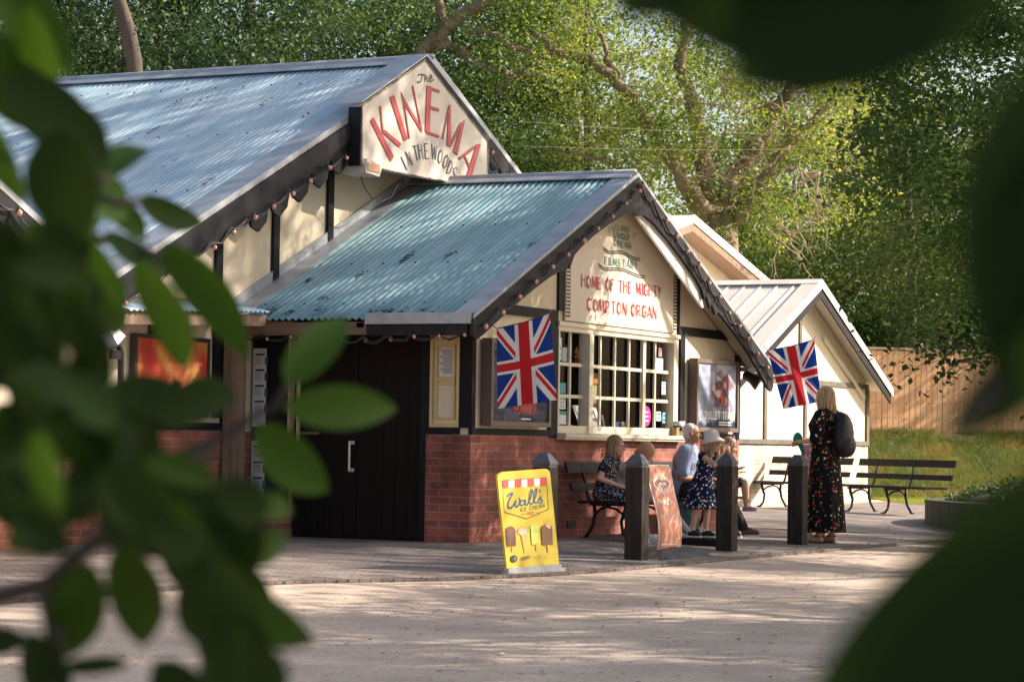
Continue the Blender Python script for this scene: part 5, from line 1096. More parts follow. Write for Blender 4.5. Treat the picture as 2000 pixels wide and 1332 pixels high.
# --- loose stones on the gravel, litter on the roofs
N_ = 15000; x = -15.5+23*r_.uniform(0, 1, N_)**1.3; y = r_.uniform(-11, -2.2, N_); mb = MB(); random.seed(3)
ey = np.array([edge_y(v) for v in x]); 
for i in range(N_):
    if y[i] > ey[i]-.15: continue
    s_ = .005+.012*random.random()**4+(.014 if random.random() < .015 else 0); p = V((x[i], y[i], gz(0, y[i])+s_*.3)); a = random.uniform(0, 3)
    c_, s2 = math.cos(a)*s_, math.sin(a)*s_
    mb.add([p+V((c_*1.3, s2*1.3, 0)), p+V((-s2, c_, .1*s_)), p+V((-c_*1.2, -s2*1.2, 0)), p+V((s2, -c_, 0)), p+V((s_*.2, 0, s_*.38))], [(0, 1, 4), (1, 2, 4), (2, 3, 4), (3, 0, 4)])
sm = mat('stone_chips', (.30, .24, .19), .9); g = sm.node_tree.nodes.new('ShaderNodeNewGeometry'); cr = sm.node_tree.nodes.new('ShaderNodeValToRGB'); cr.color_ramp.elements[0].color = (.22, .17, .14, 1); cr.color_ramp.elements[1].color = (.62, .50, .40, 1)
sm.node_tree.links.new(g.outputs['Random Per Island'], cr.inputs[0]); sm.node_tree.links.new(cr.outputs[0], sm.node_tree.nodes['Principled BSDF'].inputs['Base Color'])
tag(mb.build('loose_stones', sm), 'small loose stones scattered over the gravel', 'stones', kind='stuff')
def onroof(x, low): return (rz_low(x) if low else rz_main(x))+.03
cs = []; random.seed(12)
for k in range(24): x = -.55+random.random()**4*2.2; y = random.uniform(-.1, 2.4); n_ = random.randint(4, 22); cs += [(x+abs(random.gauss(0, .07)), y+random.gauss(0, .025), 1) for _ in range(n_)]
for k in range(11): x = random.uniform(-2.5, 2.4); y = 2.3+random.random()**1.6*3.5; cs += [(x+random.gauss(0, .09), y+random.gauss(0, .02), 0) for _ in range(random.randint(5, 18))]
me = leaf_mesh('leaf_litter', np.array([(x, y, onroof(x, l_)) for x, y, l_ in cs]), .04, mat('dead_leaves', (.13, .07, .045), .8), 5, up=3)
o = bpy.data.objects.new('leaf_litter', me); C.objects.link(o); tag(o, 'brown fallen leaves and twigs lying on the corrugated roofs', 'leaf litter', kind='stuff')
N_ = 1500; x = r_.uniform(-14, 12, N_); y = r_.uniform(-10, -.3, N_); k_ = r_.uniform(0, 1, N_) < .45
y = np.where(k_, np.array([edge_y(v) for v in x])+r_.normal(0, .18, N_), y); z = np.array([gz(0, v) for v in y])+.022
me = leaf_mesh('fallen_leaves', np.stack([x, y, z], 1), .042, mat('dry_leaves', (.26, .15, .07), .8, var=(.12, .07, .04), vs=9), 15, up=4)
o = bpy.data.objects.new('fallen_leaves', me); C.objects.link(o); tag(o, 'dry brown leaves scattered along the paving edge and gravel', 'leaf litter', kind='stuff')
# overhead wires
for (x0, y0, x1, y1, lb) in ((1020, 238, 2060, 250, 'upper thin overhead wire crossing in front of the trees'), (1020, 285, 2060, 262, 'lower thin overhead wire crossing in front of the trees')):
    mb = MB(); mb.tube([dep(x0+(x1-x0)*t, y0+(y1-y0)*t+18*4*t*(1-t), 43+t*1.5) for t in [i/16 for i in range(17)]], .0022, 5); tag(mb.build('overhead_wire', M['lamp']), lb, 'wire')

# ------------------------------------------------------------------ leafy branches close to the camera
FL = leafmat('near_leaf', [(.013, .032, .007), (.022, .056, .009), (.034, .077, .011)], .4, .5); FD = leafmat('near_leaf_dark', [(.010, .024, .008), (.016, .036, .009)], .25, .85); TWM = mat('near_twig', (.045, .035, .025), .8)
def leaf1(mb, bx, by, tx, ty, wpx, D, m, seed=0, bend=.12):
    a, b = dep(bx, by, D), dep(tx, ty, D*1.04); d = b-a; L_ = d.length; ax = d.normalized(); sd_ = ax.cross(CF).normalized(); n_ = ax.cross(sd_).normalized(); W_ = wpx/FPX*D/2
    N_ = 12; vs = []; random.seed(seed+int(bx*3+by)); cur = random.uniform(-.06, .06); roll = random.uniform(-.5, .5); sd2 = sd_*math.cos(roll)+n_*math.sin(roll)
    W_ = W_/max(.75, math.cos(roll))
    for i in range(N_+1):
        t = i/N_; w_ = max(W_*2.75*(t**.6)*((1-t)**.9), W_*.02); c = a+d*t+sd_*(cur*L_*math.sin(PI*t))+n_*(bend*L_*math.sin(PI*t)*.5); vs += [c+sd2*w_+n_*w_*.22, c+sd2*w_*.5+n_*w_*.07, c, c-sd2*w_*.5+n_*w_*.07, c-sd2*w_+n_*w_*.22]
    mb.add(vs, [(i*5+j, i*5+j+1, (i+1)*5+j+1, (i+1)*5+j) for i in range(N_) for j in range(4)], m, True)
def branch(name, label, leaves, twigs, D, m=FL, rnd=None, tw=.004):
    b = dep(*twigs[0][0], D); root = empty(name, b, label, 'branch', 'leafy branches close to the camera')
    mb = MB()
    for t in twigs: P_ = [dep(x, y, D*1.02) for x, y in t]; mb.tube(P_, [tw*(1-.6*i/len(P_)) for i in range(len(P_))], 6)
    par(mb.build('twig', TWM), root); mb = MB()
    for k, l_ in enumerate(leaves): leaf1(mb, *l_[:5], D*(l_[5] if len(l_) > 5 else 1), l_[6] if len(l_) > 6 else m, k)
    if rnd:
        random.seed(rnd[0])
        for (x0, y0, x1, y1, n, Lp, wp) in rnd[1]:
            for i in range(n):
                x, y = random.uniform(x0, x1), random.uniform(y0, y1); a = random.gauss(1.1, .7); leaf1(mb, x-math.cos(a)*Lp/2, y-math.sin(a)*Lp/2, x+math.cos(a)*Lp/2, y+math.sin(a)*Lp/2, wp*random.uniform(.7, 1.2), D*random.uniform(.9, 1.15), m if random.random() < .7 else FD, i)
    par(mb.build('leaves', m), root); return root
branch('leafy_branch', 'large blurred leafy branch hanging down the left edge from the top corner', [
 (-20, -60, 150, 150, 105), (60, 10, 75, 235, 100, 1, FL), (-10, 60, 60, 260, 90), (0, 150, 205, 340, 120, .95, FD), (120, 250, 150, 480, 150, .95, FD), (90, 200, 210, 330, 90, 1, FD), (-40, 210, 48, 400, 70), (195, 350, 292, 293, 62, 1.25), (195, 385, 284, 470, 50, 1.25), (268, 388, 398, 436, 56, 1.45), (200, 430, 110, 468, 50, 1.2), (175, 400, 150, 560, 80), (120, 440, 240, 620, 130), (150, 350, 250, 420, 80, 1.1)],
 [[(10, -60), (60, 60), (110, 200), (165, 330), (180, 420), (170, 560)], [(175, 370), (215, 345)], [(180, 380), (230, 400), (275, 390)]], 1.45)
branch('leafy_branch', 'blurred branch with long pointed bright leaves in front of the porch canopy', [
 (315, 475, 484, 700, 88, 1), (272, 508, 358, 722, 90, .98), (185, 545, 232, 655, 70), (130, 480, 225, 620, 150, .9, FD), (330, 500, 400, 560, 50, 1.1, FD), (200, 455, 330, 520, 50, 1, FD)], [[(120, 420), (200, 470), (290, 490), (330, 505)]], 1.7)
branch('leafy_branch', 'blurred branch with three leaves in front of the black doors', [
 (560, 755, 678, 618, 86), (556, 795, 776, 798, 90), (497, 828, 642, 960, 98), (470, 985, 570, 1002, 56, .9), (470, 1065, 560, 1062, 80, .9), (300, 800, 460, 778, 95, .95, FD), (200, 770, 400, 800, 110, .95, FD)], [[(180, 930), (330, 900), (440, 850), (500, 810), (560, 790), (600, 790)], [(540, 795), (570, 740)]], 1.6)
MASS = [(-60, 420), (130, 430), (200, 540), (215, 700), (235, 800), (330, 880), (430, 930), (510, 985), (535, 1060), (495, 1115), (520, 1200), (560, 1260), (520, 1400), (400, 1400), (395, 1230), (385, 1170), (310, 1095), (230, 1060), (150, 1100), (90, 1110), (40, 1070), (-60, 1070)]
def inpoly(x, y, P=MASS):
    c = False
    for (x0, y0), (x1, y1) in zip(P, P[1:]+P[:1]):
        if (y0 > y) != (y1 > y) and x < (x1-x0)*(y-y0)/(y1-y0)+x0: c = not c
    return c
random.seed(44); ml = []
while len(ml) < 120:
    x, y = random.uniform(-60, 560), random.uniform(420, 1400); a = random.gauss(.9, .6); L_ = random.uniform(110, 170); x1, y1 = x+math.cos(a)*L_, y+math.sin(a)*L_
    if inpoly(x, y) and inpoly(x1, y1) and inpoly((x+x1)/2, (y+y1)/2): ml.append((x, y, x1, y1, random.uniform(62, 98), random.uniform(.85, 1.15), FD if random.random() < .72 else FL))
branch('leafy_branch', 'dark blurred mass of leaves across the lower left of the view', ml+[
 (240, 1055, 279, 1262, 112, 1, FL), (175, 1095, 118, 1290, 112, 1, FL), (470, 1150, 614, 1256, 90, 1, FL), (420, 1150, 500, 1400, 150, 1, FD), (-40, 1225, 60, 1250, 70, 1, FD), (110, 1300, 252, 1300, 50, 1, FD), (60, 1230, 110, 1420, 90, 1, FD), (300, 1290, 420, 1420, 110, 1, FD)],
 [[(-60, 1180), (90, 1140), (180, 1060), (300, 960), (420, 880)], [(200, 1045), (330, 1080), (470, 1130)], [(90, 1140), (110, 1250), (100, 1380)]], 1.15, FL, None, .006)
branch('leafy_branch', 'very dark blurred leaves hanging from the top right edge', [
 (1980, -60, 1240, 0, 330, 1, FD), (1880, -120, 1420, 160, 300, 1, FD), (1600, -220, 1560, 150, 380, 1, FD), (1420, -160, 1200, 30, 200, 1, FD), (1820, -120, 1640, 130, 220, 1, FD)], [[(2100, -100), (1900, -60), (1600, -80)]], .60, FD)
branch('leafy_branch', 'very dark blurred leaves down the right edge of the view', [
 (2080, 100, 1960, 760, 300, 1, FD), (2120, 300, 1930, 700, 180, 1, FD), (2080, 690, 1848, 858, 110, 1, FD), (2075, 230, 1905, 620, 220, 1, FD)], [[(2080, 690), (1960, 745), (1880, 830)], [(2080, 720), (1980, 790)], [(2150, 0), (2080, 500), (2090, 720)]], .62, FD, None, .0045)
branch('leafy_branch', 'very dark blurred big leaf in the lower right corner', [
 (2350, 940, 1560, 1400, 520, 1, FD), (2250, 1000, 1750, 1300, 380, 1, FD), (2200, 1150, 1640, 1480, 420, 1, FD)], [[(2400, 900), (2250, 980), (2150, 1050)]], .55, FD)

# ------------------------------------------------------------------ people
SK = mat('skin', (.66, .40, .29), .5, var=(.58, .32, .23), vs=12, va=.5, spec=.3); SK2 = mat('skin_older', (.50, .25, .18), .5, var=(.44, .20, .14), vs=12, spec=.3)
EW = mat('eye_white', (.7, .7, .7), .3); EI = mat('eye_dark', (.03, .02, .015), .3); LIP = mat('lips', (.38, .12, .10), .5)
def floral(name, base, cols, scale=34, size=.32, jitter=1):
    m = mat(name, base, .85, spec=.15); n = m.node_tree.nodes; l = m.node_tree.links; b = n['Principled BSDF']; tc = n.new('ShaderNodeTexCoord'); prev = b.inputs['Base Color'].links[0].from_socket
    for k, (c, sc_, th) in enumerate(cols):
        mp = n.new('ShaderNodeMapping'); mp.inputs['Location'].default_value = (k*3.1, k*1.7, k*.9); l.new(tc.outputs['Object'], mp.inputs[0])
        no = n.new('ShaderNodeTexNoise'); no.inputs['Scale'].default_value = sc_*1.6; l.new(mp.outputs[0], no.inputs[0]); ad = n.new('ShaderNodeVectorMath'); ad.operation = 'MULTIPLY_ADD'; l.new(no.outputs['Color'], ad.inputs[0]); ad.inputs[1].default_value = (.5/sc_,)*3; l.new(mp.outputs[0], ad.inputs[2])
        vo = n.new('ShaderNodeTexVoronoi'); vo.inputs['Scale'].default_value = sc_; l.new(ad.outputs[0], vo.inputs['Vector'])
        mr = n.new('ShaderNodeMapRange'); mr.inputs[1].default_value = th; mr.inputs[2].default_value = th-.05; l.new(vo.outputs['Distance'], mr.inputs[0])
        mx = n.new('ShaderNodeMix'); mx.data_type = 'RGBA'; l.new(mr.outputs[0], mx.inputs[0]); l.new(prev, mx.inputs[6]); mx.inputs[7].default_value = tuple(c)+(1,); prev = mx.outputs[2]
    l.new(prev, b.inputs['Base Color']); return m
def remesh(mb, name, m, parent=None, vox=.007, smooth=3):
    o = mb.build(name, m); md = o.modifiers.new('r', 'REMESH'); md.mode = 'VOXEL'; md.voxel_size = vox; md.use_smooth_shade = True
    if smooth: s_ = o.modifiers.new('s', 'SMOOTH'); s_.iterations = smooth; s_.factor = .5
    dg = bpy.context.evaluated_depsgraph_get(); me = bpy.data.meshes.new_from_object(o.evaluated_get(dg)); o.modifiers.clear(); o.data = me
    me.materials.clear(); me.materials.append(m); me.polygons.foreach_set('use_smooth', [True]*len(me.polygons)); me.polygons.foreach_set('material_index', [0]*len(me.polygons))
    if parent: o.parent = parent
    return o
def hand(mb, wr, d, n_, side, s, curl=.5):
    """wrist point, pointing direction, palm normal, side = +1 if the thumb is on d x n side"""
    d = d.normalized(); n_ = (n_-d*n_.dot(d)).normalized(); a = d.cross(n_)*side; mx = Matrix((a, d, n_)).transposed()
    mb.ell(wr+d*.045*s, (.040*s, .052*s, .016*s), k=12, mx=mx); mb.cap(wr-d*.01*s, .024*s, wr+d*.03*s, .026*s)
    for i in range(4):
        o = wr+d*(.082-.006*abs(i-1.3))*s+a*(.030-.020*i)*s; L_ = (.036, .042, .038, .030)[i]*s; c1 = math.cos(curl*.6); s1 = math.sin(curl*.6); d1 = d*c1+n_*s1; d2 = d*math.cos(curl*1.5)+n_*math.sin(curl*1.5)
        mb.cap(o, .0090*s, o+d1*L_, .0082*s, k=8); mb.cap(o+d1*L_, .0082*s, o+d1*L_+d2*L_*.8, .0068*s, k=8)
    o = wr+d*.025*s+a*.032*s; t1 = (d*.7+a*.7+n_*.15).normalized(); mb.cap(o, .012*s, o+t1*.035*s, .010*s, k=8); mb.cap(o+t1*.035*s, .010*s, o+t1*.035*s+(d*.85+a*.2+n_*.3).normalized()*.028*s, .0075*s, k=8)
def human(name, label, cat, loc, rz, J, s, hs, skin, look, bulk=1.0, shoes=None):
    """J joints in local metres (x = person's left negative ... -y is the front). s limb thickness scale, hs head scale"""
    J = {k: V(v) for k, v in J.items()}; mb = MB()
    pel, ch, nk, hd = J['pelvis'], J['chest'], J['neck'], J['head']; axx = (J['shR']-J['shL']).normalized(); up = (nk-pel).normalized(); fw = up.cross(axx).normalized(); mt = Matrix((axx, fw, up)).transposed()
    mb.ell(pel, (.155*s*bulk, .115*s*bulk, .13*s), k=14, mx=mt); mb.ell((pel+ch)/2, (.13*s*bulk, .10*s*bulk, .16*s), k=14, mx=mt); mb.ell(ch, (.155*s*bulk, .11*s*bulk, .17*s), k=14, mx=mt)
    mb.cap(ch+up*.08*s, .085*s, nk-up*.03*s, .06*s); mb.cap(nk-up*.06*s, .052*s, hd-look*.01, .048*s)
    for S in 'LR':
        sh, el, wr = J['sh'+S], J['el'+S], J['wr'+S]; hp_, kn, an = J['hip'+S], J['kn'+S], J['an'+S]
        mb.cap(ch+up*.09*s+(sh-ch)*.35, .07*s, sh, .052*s); mb.cap(sh, .052*s*bulk, el, .036*s); mb.cap(el, .038*s, wr, .023*s)
        mb.cap(pel+(hp_-pel)*.6, .10*s*bulk, hp_, .092*s*bulk); mb.cap(hp_, .088*s*bulk, kn, .055*s); mb.cap(kn, .056*s, kn*.65+an*.35, .054*s); mb.cap(kn*.65+an*.35, .054*s, an, .033*s)
        toe = J.get('toe'+S, an+V((0, -.14*s, -.05*s))); mb.cap(an+V((0, .02*s, -.035*s)), .034*s, toe, .026*s); mb.cap(an, .033*s, an*.4+toe*.6, .03*s)
        hd_ = J.get('hd'+S, wr-el); hn = J.get('hn'+S, V((0, 0, -1)))
        hand(mb, wr, V(hd_), V(hn), J.get('ts'+S, V((1, 0, 0))).x, s*.98, J.get('cu'+S, V((.5, 0, 0))).x)
    f = look.normalized(); r_ = f.cross(V((0, 0, 1))).normalized(); u = r_.cross(f).normalized(); u = J.get('hup', u); u = (u-f*u.dot(f)).normalized(); r_ = f.cross(u)
    hm = Matrix((r_, f, u)).transposed(); H = lambda a, b, c: hd+(r_*a+f*b+u*c)*hs
    mb.ell(H(0, -.012, .025), (.074*hs, .092*hs, .090*hs), k=16, mx=hm); mb.ell(H(0, .022, -.035), (.058*hs, .066*hs, .078*hs), k=14, mx=hm); mb.ell(H(0, .062, -.088), (.026*hs, .022*hs, .022*hs), k=10, mx=hm)
    mb.cap(H(0, .078, .012), .008*hs, H(0, .104, -.026), .013*hs, k=8); mb.ell(H(0, .088, -.028), (.020*hs, .012*hs, .009*hs), k=8, mx=hm); mb.ell(H(.035, .060, -.030), (.022*hs, .018*hs, .020*hs), k=8, mx=hm); mb.ell(H(-.035, .060, -.030), (.022*hs, .018*hs, .020*hs), k=8, mx=hm)
    mb.cap(H(-.04, .068, .024), .010*hs, H(.04, .068, .024), .010*hs, k=8); mb.cap(H(-.018, .076, -.060), .010*hs, H(.018, .076, -.060), .010*hs, k=8)
    for q in (-1, 1): mb.ell(H(.076*q, -.008, -.008), (.010*hs, .020*hs, .032*hs), k=10, mx=hm)
    b = remesh(mb, name, skin, None, .0065*max(.8, s), 3); b.location = loc; b.rotation_euler = (0, 0, rz); tag(b, label, cat, None)
    for q in (-1, 1):
        e = MB(); e.ell(H(.030*q, .070, .004), (.012*hs, .008*hs, .008*hs), EW, 10, hm); e.ell(H(.030*q, .0775, .004), (.005*hs, .003*hs, .005*hs), EI, 8, hm); e.cap(H(.016*q, .0785, .021), .0025*hs, H(.044*q, .074, .022), .0022*hs, EI, 6); e.build('eye', EW, b)
    e = MB(); e.ell(H(0, .0845, -.060), (.019*hs, .006*hs, .007*hs), None, 10, hm); e.build('mouth', LIP, b)
    return b, H, hm, J
def hair(b, H, hm, hs, m, length, n=90, front=50, cap=1.0, seed=1, wav=.01, rad=.0065, top=.03, spread=.0, lift=0):
    mb = MB(); mb.ell(H(0, -.022, .040), (.083*hs*cap, .096*hs*cap, .088*hs*cap), k=18, mx=hm)
    mb.ell(H(0, -.055, -.01), (.076*hs*cap, .062*hs*cap, .085*hs*cap), k=14, mx=hm); rr = random.Random(seed)
    if length > 0:
        for i in range(n):
            a = math.radians(front+(360-2*front)*(i/(n-1))+rr.uniform(-3, 3)); ca, sa = math.sin(a), math.cos(a); r0 = .078*(1+rr.uniform(-.05, .1)); L_ = length*rr.uniform(.82, 1.05)
            p0 = H(ca*.06, sa*.07-.012, .085); p1 = H(ca*r0*1.07, sa*r0*1.18-.015, .02); p2 = H(ca*r0*1.15, sa*r0*1.1-.02, -.06); pts = [p0, p1, p2]; k = 6
            for j in range(1, k+1): t = j/k; pts.append(p2+V((0, 0, -L_*t))+(p2-H(0, -.01, -.06))*(spread*t)+V((rr.uniform(-wav, wav), rr.uniform(-wav, wav)+lift*t, 0)))
            mb.tube(pts, [rad*.6, rad, rad*1.1]+[rad*(1.1-.75*j/k) for j in range(1, k+1)], 5)
    return mb.build('hair', m, b)
def shoe(b, an, toe, s, m, name='shoe', sole=None):
    an, toe = V(an), V(toe); mb = MB(); d = (toe-an); d.z = 0; d.normalize(); z0 = toe.z-.028*s
    mb.cap(V((an.x, an.y, z0+.04*s))-d*.03*s, .040*s, V((toe.x, toe.y, z0+.034*s)), .034*s); mb.cap(an+V((0, 0, -.03*s)), .042*s, an*.5+toe*.5, .038*s); o = remesh(mb, name, m, b, .008, 2)
    sd_ = V((-d.y, d.x, 0)); a = V((an.x, an.y, z0-.006*s))-d*.07*s; e = V((toe.x, toe.y, z0-.006*s))+d*.035*s; mb = MB()
    mb.prism([a+sd_*.03*s, a-sd_*.03*s, a*.4+e*.6-sd_*.042*s, e-sd_*.02*s, e+sd_*.02*s, a*.4+e*.6+sd_*.042*s], (0, 0, .020*s)); mb.build('sole', sole or M['whitep'], o); return o
def torso_cloth(mb, J, s, g, bulk=1.0, sleeve=.5, length=1.0, neck=True):
    pel, ch, nk = J['pelvis'], J['chest'], J['neck']; axx = (J['shR']-J['shL']).normalized(); up = (nk-pel).normalized(); fw = up.cross(axx).normalized(); mt = Matrix((axx, fw, up)).transposed()
    mb.ell(pel, ((.158*bulk)*s+g, .118*bulk*s+g, .13*s+g), k=16, mx=mt); mb.ell((pel+ch)/2, (.142*bulk*s+g, .112*bulk*s+g, .18*s), k=16, mx=mt); mb.ell(ch, (.158*bulk*s+g, .114*bulk*s+g, .165*s), k=16, mx=mt)
    for S in 'LR':
        sh, el = J['sh'+S], J['el'+S]; mb.cap(ch+up*.085*s+(sh-ch)*.3, .068*s+g, sh, .054*s+g)
        if sleeve: mb.cap(sh, .056*s*bulk+g, sh+(el-sh)*sleeve, (.05*s+g)*1.05)
HB = mat('hair_blonde', (.58, .42, .24), .5, var=(.22, .13, .06), vs=60, va=.9, stretch=(1, 1, .05)); HL = mat('hair_light_brown', (.42, .26, .16), .5, var=(.16, .09, .05), vs=60, va=.9, stretch=(1, 1, .06)); HS = mat('hair_strawberry', (.50, .24, .11), .5, var=(.60, .34, .18), vs=30); HG = mat('hair_white', (.62, .58, .55), .6, var=(.42, .38, .36), vs=30)
DN = floral('navy_floral', (.015, .018, .04), [((.50, .48, .50), 40, .36), ((.45, .12, .20), 26, .22), ((.06, .22, .14), 31, .24)])
DC = floral('navy_print', (.010, .014, .05), [((.62, .62, .66), 30, .33), ((.010, .014, .05), 30, .15)]); DB = floral('black_floral', (.006, .007, .009), [((.36, .02, .03), 15, .23), ((.60, .38, .06), 17, .19), ((.62, .62, .60), 13, .18), ((.05, .20, .04), 19, .18), ((.55, .10, .22), 20, .15)])
DP = floral('pink_floral', (.55, .24, .34), [((.68, .66, .70), 22, .4), ((.45, .05, .12), 30, .22)]); SHB = mat('blue_check_shirt', (.22, .28, .44), .8, var=(.28, .34, .50), vs=60, bump=.2); TRO = mat('dark_trousers', (.018, .018, .024), .85); SHO = mat('white_trainer', (.66, .64, .60), .6); BRS = mat('brown_shoe', (.10, .055, .04), .6)

def seated_pose(s, zs, lean=.0, tw=0, spread=.09, knee_out=0.42, foot_y=-.52, zf=0):
    """pelvis over the seat at height zs; local -y is the front"""
    P = dict(pelvis=(0, 0, zs+.10*s), chest=(0, -.02-lean*.5, zs+.38*s), neck=(0, -.03-lean, zs+.56*s), head=(0, -.06-lean*1.25, zs+.68*s), shL=(.155*s, -.03-lean, zs+.49*s), shR=(-.155*s, -.03-lean, zs+.49*s),
        hipL=(spread*s, -.05*s, zs+.085*s), hipR=(-spread*s, -.05*s, zs+.085*s), knL=(spread*s*1.2, -knee_out*s, zs+.07*s), knR=(-spread*s*1.2, -knee_out*s, zs+.07*s), anL=(spread*s*1.1, foot_y*s, zf+.075*s), anR=(-spread*s*1.1, foot_y*s, zf+.075*s))
    return P
# --- girl on the left bench
s = .86; zs = .42; J = seated_pose(s, zs, .06, foot_y=-.47, zf=.0)
J.update(elL=(.20, .02, zs+.26), elR=(-.21, -.02, zs+.25), wrL=(.06, -.22, zs+.16), wrR=(-.10, -.24, zs+.16), hdL=(-.5, -.8, -.25), hdR=(.5, -.8, -.25), tsL=(-1, 0, 0), tsR=(1, 0, 0), toeL=(.1, -.55, .03), toeR=(-.1, -.55, .03), cuL=(.9, 0, 0), cuR=(.9, 0, 0))
J['anR'] = (-.09, -.38, .075); J['toeR'] = (-.10, -.51, .03); J['anL'] = (.10, -.46, .075); J['toeL'] = (.10, -.60, .03)
b, H, hm, JJ = human('person', 'girl with long light brown hair and glasses in navy floral dress on left bench', 'girl', (2.22, -.45, -.03), .10, J, s, .95, SK, V((-.05, -1, -.06)))
hair(b, H, hm, .95, HL, .24, 110, 66, 1.02, 3, .012, .007)
mb = MB(); torso_cloth(mb, JJ, s, .014, 1.0, .42)
for S in 'LR': mb.cap(JJ['pelvis'], .13*s, JJ['hip'+S], .118*s); mb.cap(JJ['hip'+S], .112*s, JJ['hip'+S].lerp(JJ['kn'+S], .62), .088*s)
mb.cap(JJ['hipL'].lerp(JJ['knL'], .5), .08*s, JJ['hipR'].lerp(JJ['knR'], .5), .08*s); remesh(mb, 'dress', DN, b, .008, 3)
for S in 'LR': shoe(b, JJ['an'+S], JJ['toe'+S], s*1.12, SHO)
gl = MB()
for q in (-1, 1): c = H(.031*q, .088, .004); r1, u1 = hm.col[0], hm.col[2]; gl.tube([c+(V(r1)*math.cos(t)*.022+V(u1)*math.sin(t)*.018) for t in [2*PI*i/14 for i in range(15)]], .0022, 5); gl.tube([H(.052*q, .086, .008), H(.076*q, .01, .008)], .002, 5)
gl.tube([H(-.01, .09, .006), H(.01, .09, .006)], .002, 5); gl.build('glasses', mat('pink_glasses', (.45, .2, .28), .3), b)
# --- child slumped beside her, mostly behind the bollard
s = .80; J = seated_pose(s, .42, .16, foot_y=-.62)
J.update(head=(.02, -.27, .93), elL=(.24, -.14, .66), elR=(-.22, -.16, .66), wrL=(.10, -.36, .60), wrR=(-.08, -.36, .60), tsL=(-1, 0, 0), tsR=(1, 0, 0)); J['neck'] = (.01, -.20, .86)
J['anL'] = (.05, -.74, .09); J['toeL'] = (.03, -.86, .045); J['anR'] = (-.05, -.66, .075); J['toeR'] = (-.04, -.79, .03); J['knL'] = (.09, -.42, .47); J['knR'] = (-.06, -.40, .46)
b, H, hm, JJ = human('person', 'child with strawberry blond hair bent forward between the girl and the bollard', 'child', (2.62, -.47, -.03), .25, J, s, .93, SK, V((.25, -.75, -.6)))
hair(b, H, hm, .93, HS, .03, 60, 55, 1.05, 5)
mb = MB(); torso_cloth(mb, JJ, s, .022, 1.0, .95); remesh(mb, 'top', mat('white_top', (.62, .55, .50), .85, var=(.5, .42, .40), vs=9), b, .008, 3)
mb = MB()
for S in 'LR': mb.cap(JJ['pelvis'], .12*s, JJ['hip'+S], .11*s); mb.cap(JJ['hip'+S], .10*s, JJ['kn'+S], .066*s); mb.cap(JJ['kn'+S], .066*s, JJ['an'+S], .045*s)
remesh(mb, 'leggings', mat('pale_leggings', (.50, .44, .46), .85), b, .008, 2)
for S in 'LR': shoe(b, JJ['an'+S], JJ['toe'+S], s*1.0, mat('lilac_sandal', (.40, .33, .52), .6), 'sandal', mat('pink_sole', (.5, .3, .4), .7))
mb = MB(); mb.box((4.38, -.62, -.03), (4.55, -.42, .42)); tag(remesh(mb, 'shopping_bag', mat('teal_bag', (.04, .16, .17), .6, var=(.25, .4, .4), vs=20), None, .012, 6), 'teal patterned bag standing at the front of the right bench', 'bag')
# --- older man
s = 1.07; zs = .43; J = seated_pose(s, zs, .03, foot_y=-.46)
J.update(elL=(.25, -.08, zs+.24), elR=(-.26, -.06, zs+.23), wrL=(.12, -.30, zs+.22), wrR=(-.05, -.26, zs+.20), tsL=(-1, 0, 0), tsR=(1, 0, 0)); J['knL'] = (.12, -.46, .50); J['anL'] = (.18, -.66, .09); J['toeL'] = (.24, -.80, .035); J['knR'] = (-.11, -.45, .50); J['anR'] = (-.10, -.52, .08); J['toeR'] = (-.11, -.67, .03)
b, H, hm, JJ = human('person', 'older man with short white hair and blue shirt seated on the right bench', 'man', (4.52, -.42, -.03), .15, J, s, 1.0, SK2, V((.22, -1, -.02)), 1.12)
mb = MB(); mb.ell(H(0, -.026, .036), (.079, .088, .084), k=16, mx=hm); mb.ell(H(0, -.05, -.02), (.078, .055, .06), k=12, mx=hm); mb.build('hair', HG, b)
mb = MB(); torso_cloth(mb, JJ, s, .018, 1.14, .80); mb.lathe(JJ['neck']-V((0, 0, .045)), [(.075, 0), (.068, .03), (.06, .032), (.05, .0)], 14); remesh(mb, 'shirt', SHB, b, .009, 3)
mb = MB()
for S in 'LR': mb.cap(JJ['pelvis'], .14*s, JJ['hip'+S], .115*s); mb.cap(JJ['hip'+S], .108*s, JJ['kn'+S], .075*s); mb.cap(JJ['kn'+S], .075*s, JJ['an'+S]+V((0, 0, .02)), .058*s)
remesh(mb, 'trousers', TRO, b, .009, 3)
for S in 'LR': shoe(b, JJ['an'+S], JJ['toe'+S], s*1.08, BRS)
# --- child on the man's lap
s = .66; zs = .58; J = seated_pose(s, zs, .05, foot_y=-.30, zf=.30)
J.update(elL=(.17, -.10, zs+.17), elR=(-.17, -.10, zs+.17), wrL=(.12, -.24, zs+.22), wrR=(-.06, -.24, zs+.18), tsL=(-1, 0, 0), tsR=(1, 0, 0)); J['knL'] = (.10, -.30, zs+.06); J['knR'] = (-.05, -.28, zs+.06); J['anL'] = (.11, -.32, .36); J['toeL'] = (.11, -.41, .33); J['anR'] = (-.05, -.31, .36); J['toeR'] = (-.05, -.40, .33); J['head'] = (-.02, -.12, zs+.47)
b, H, hm, JJ = human('person', 'small child with purple hair bow sitting on the lap of the older man', 'child', (4.88, -.72, -.06), .35, J, s, .84, SK, V((.2, -.9, -.3)))
hair(b, H, hm, .84, HL, .08, 60, 50, 1.03, 9); mb = MB(); mb.ell(H(-.06, .0, .09), (.035, .03, .035), k=8); mb.ell(H(.0, .0, .115), (.035, .03, .03), k=8); mb.build('hair_bow', mat('purple_bow', (.16, .05, .22), .7), b)
mb = MB(); torso_cloth(mb, JJ, s, .014, 1, .4)
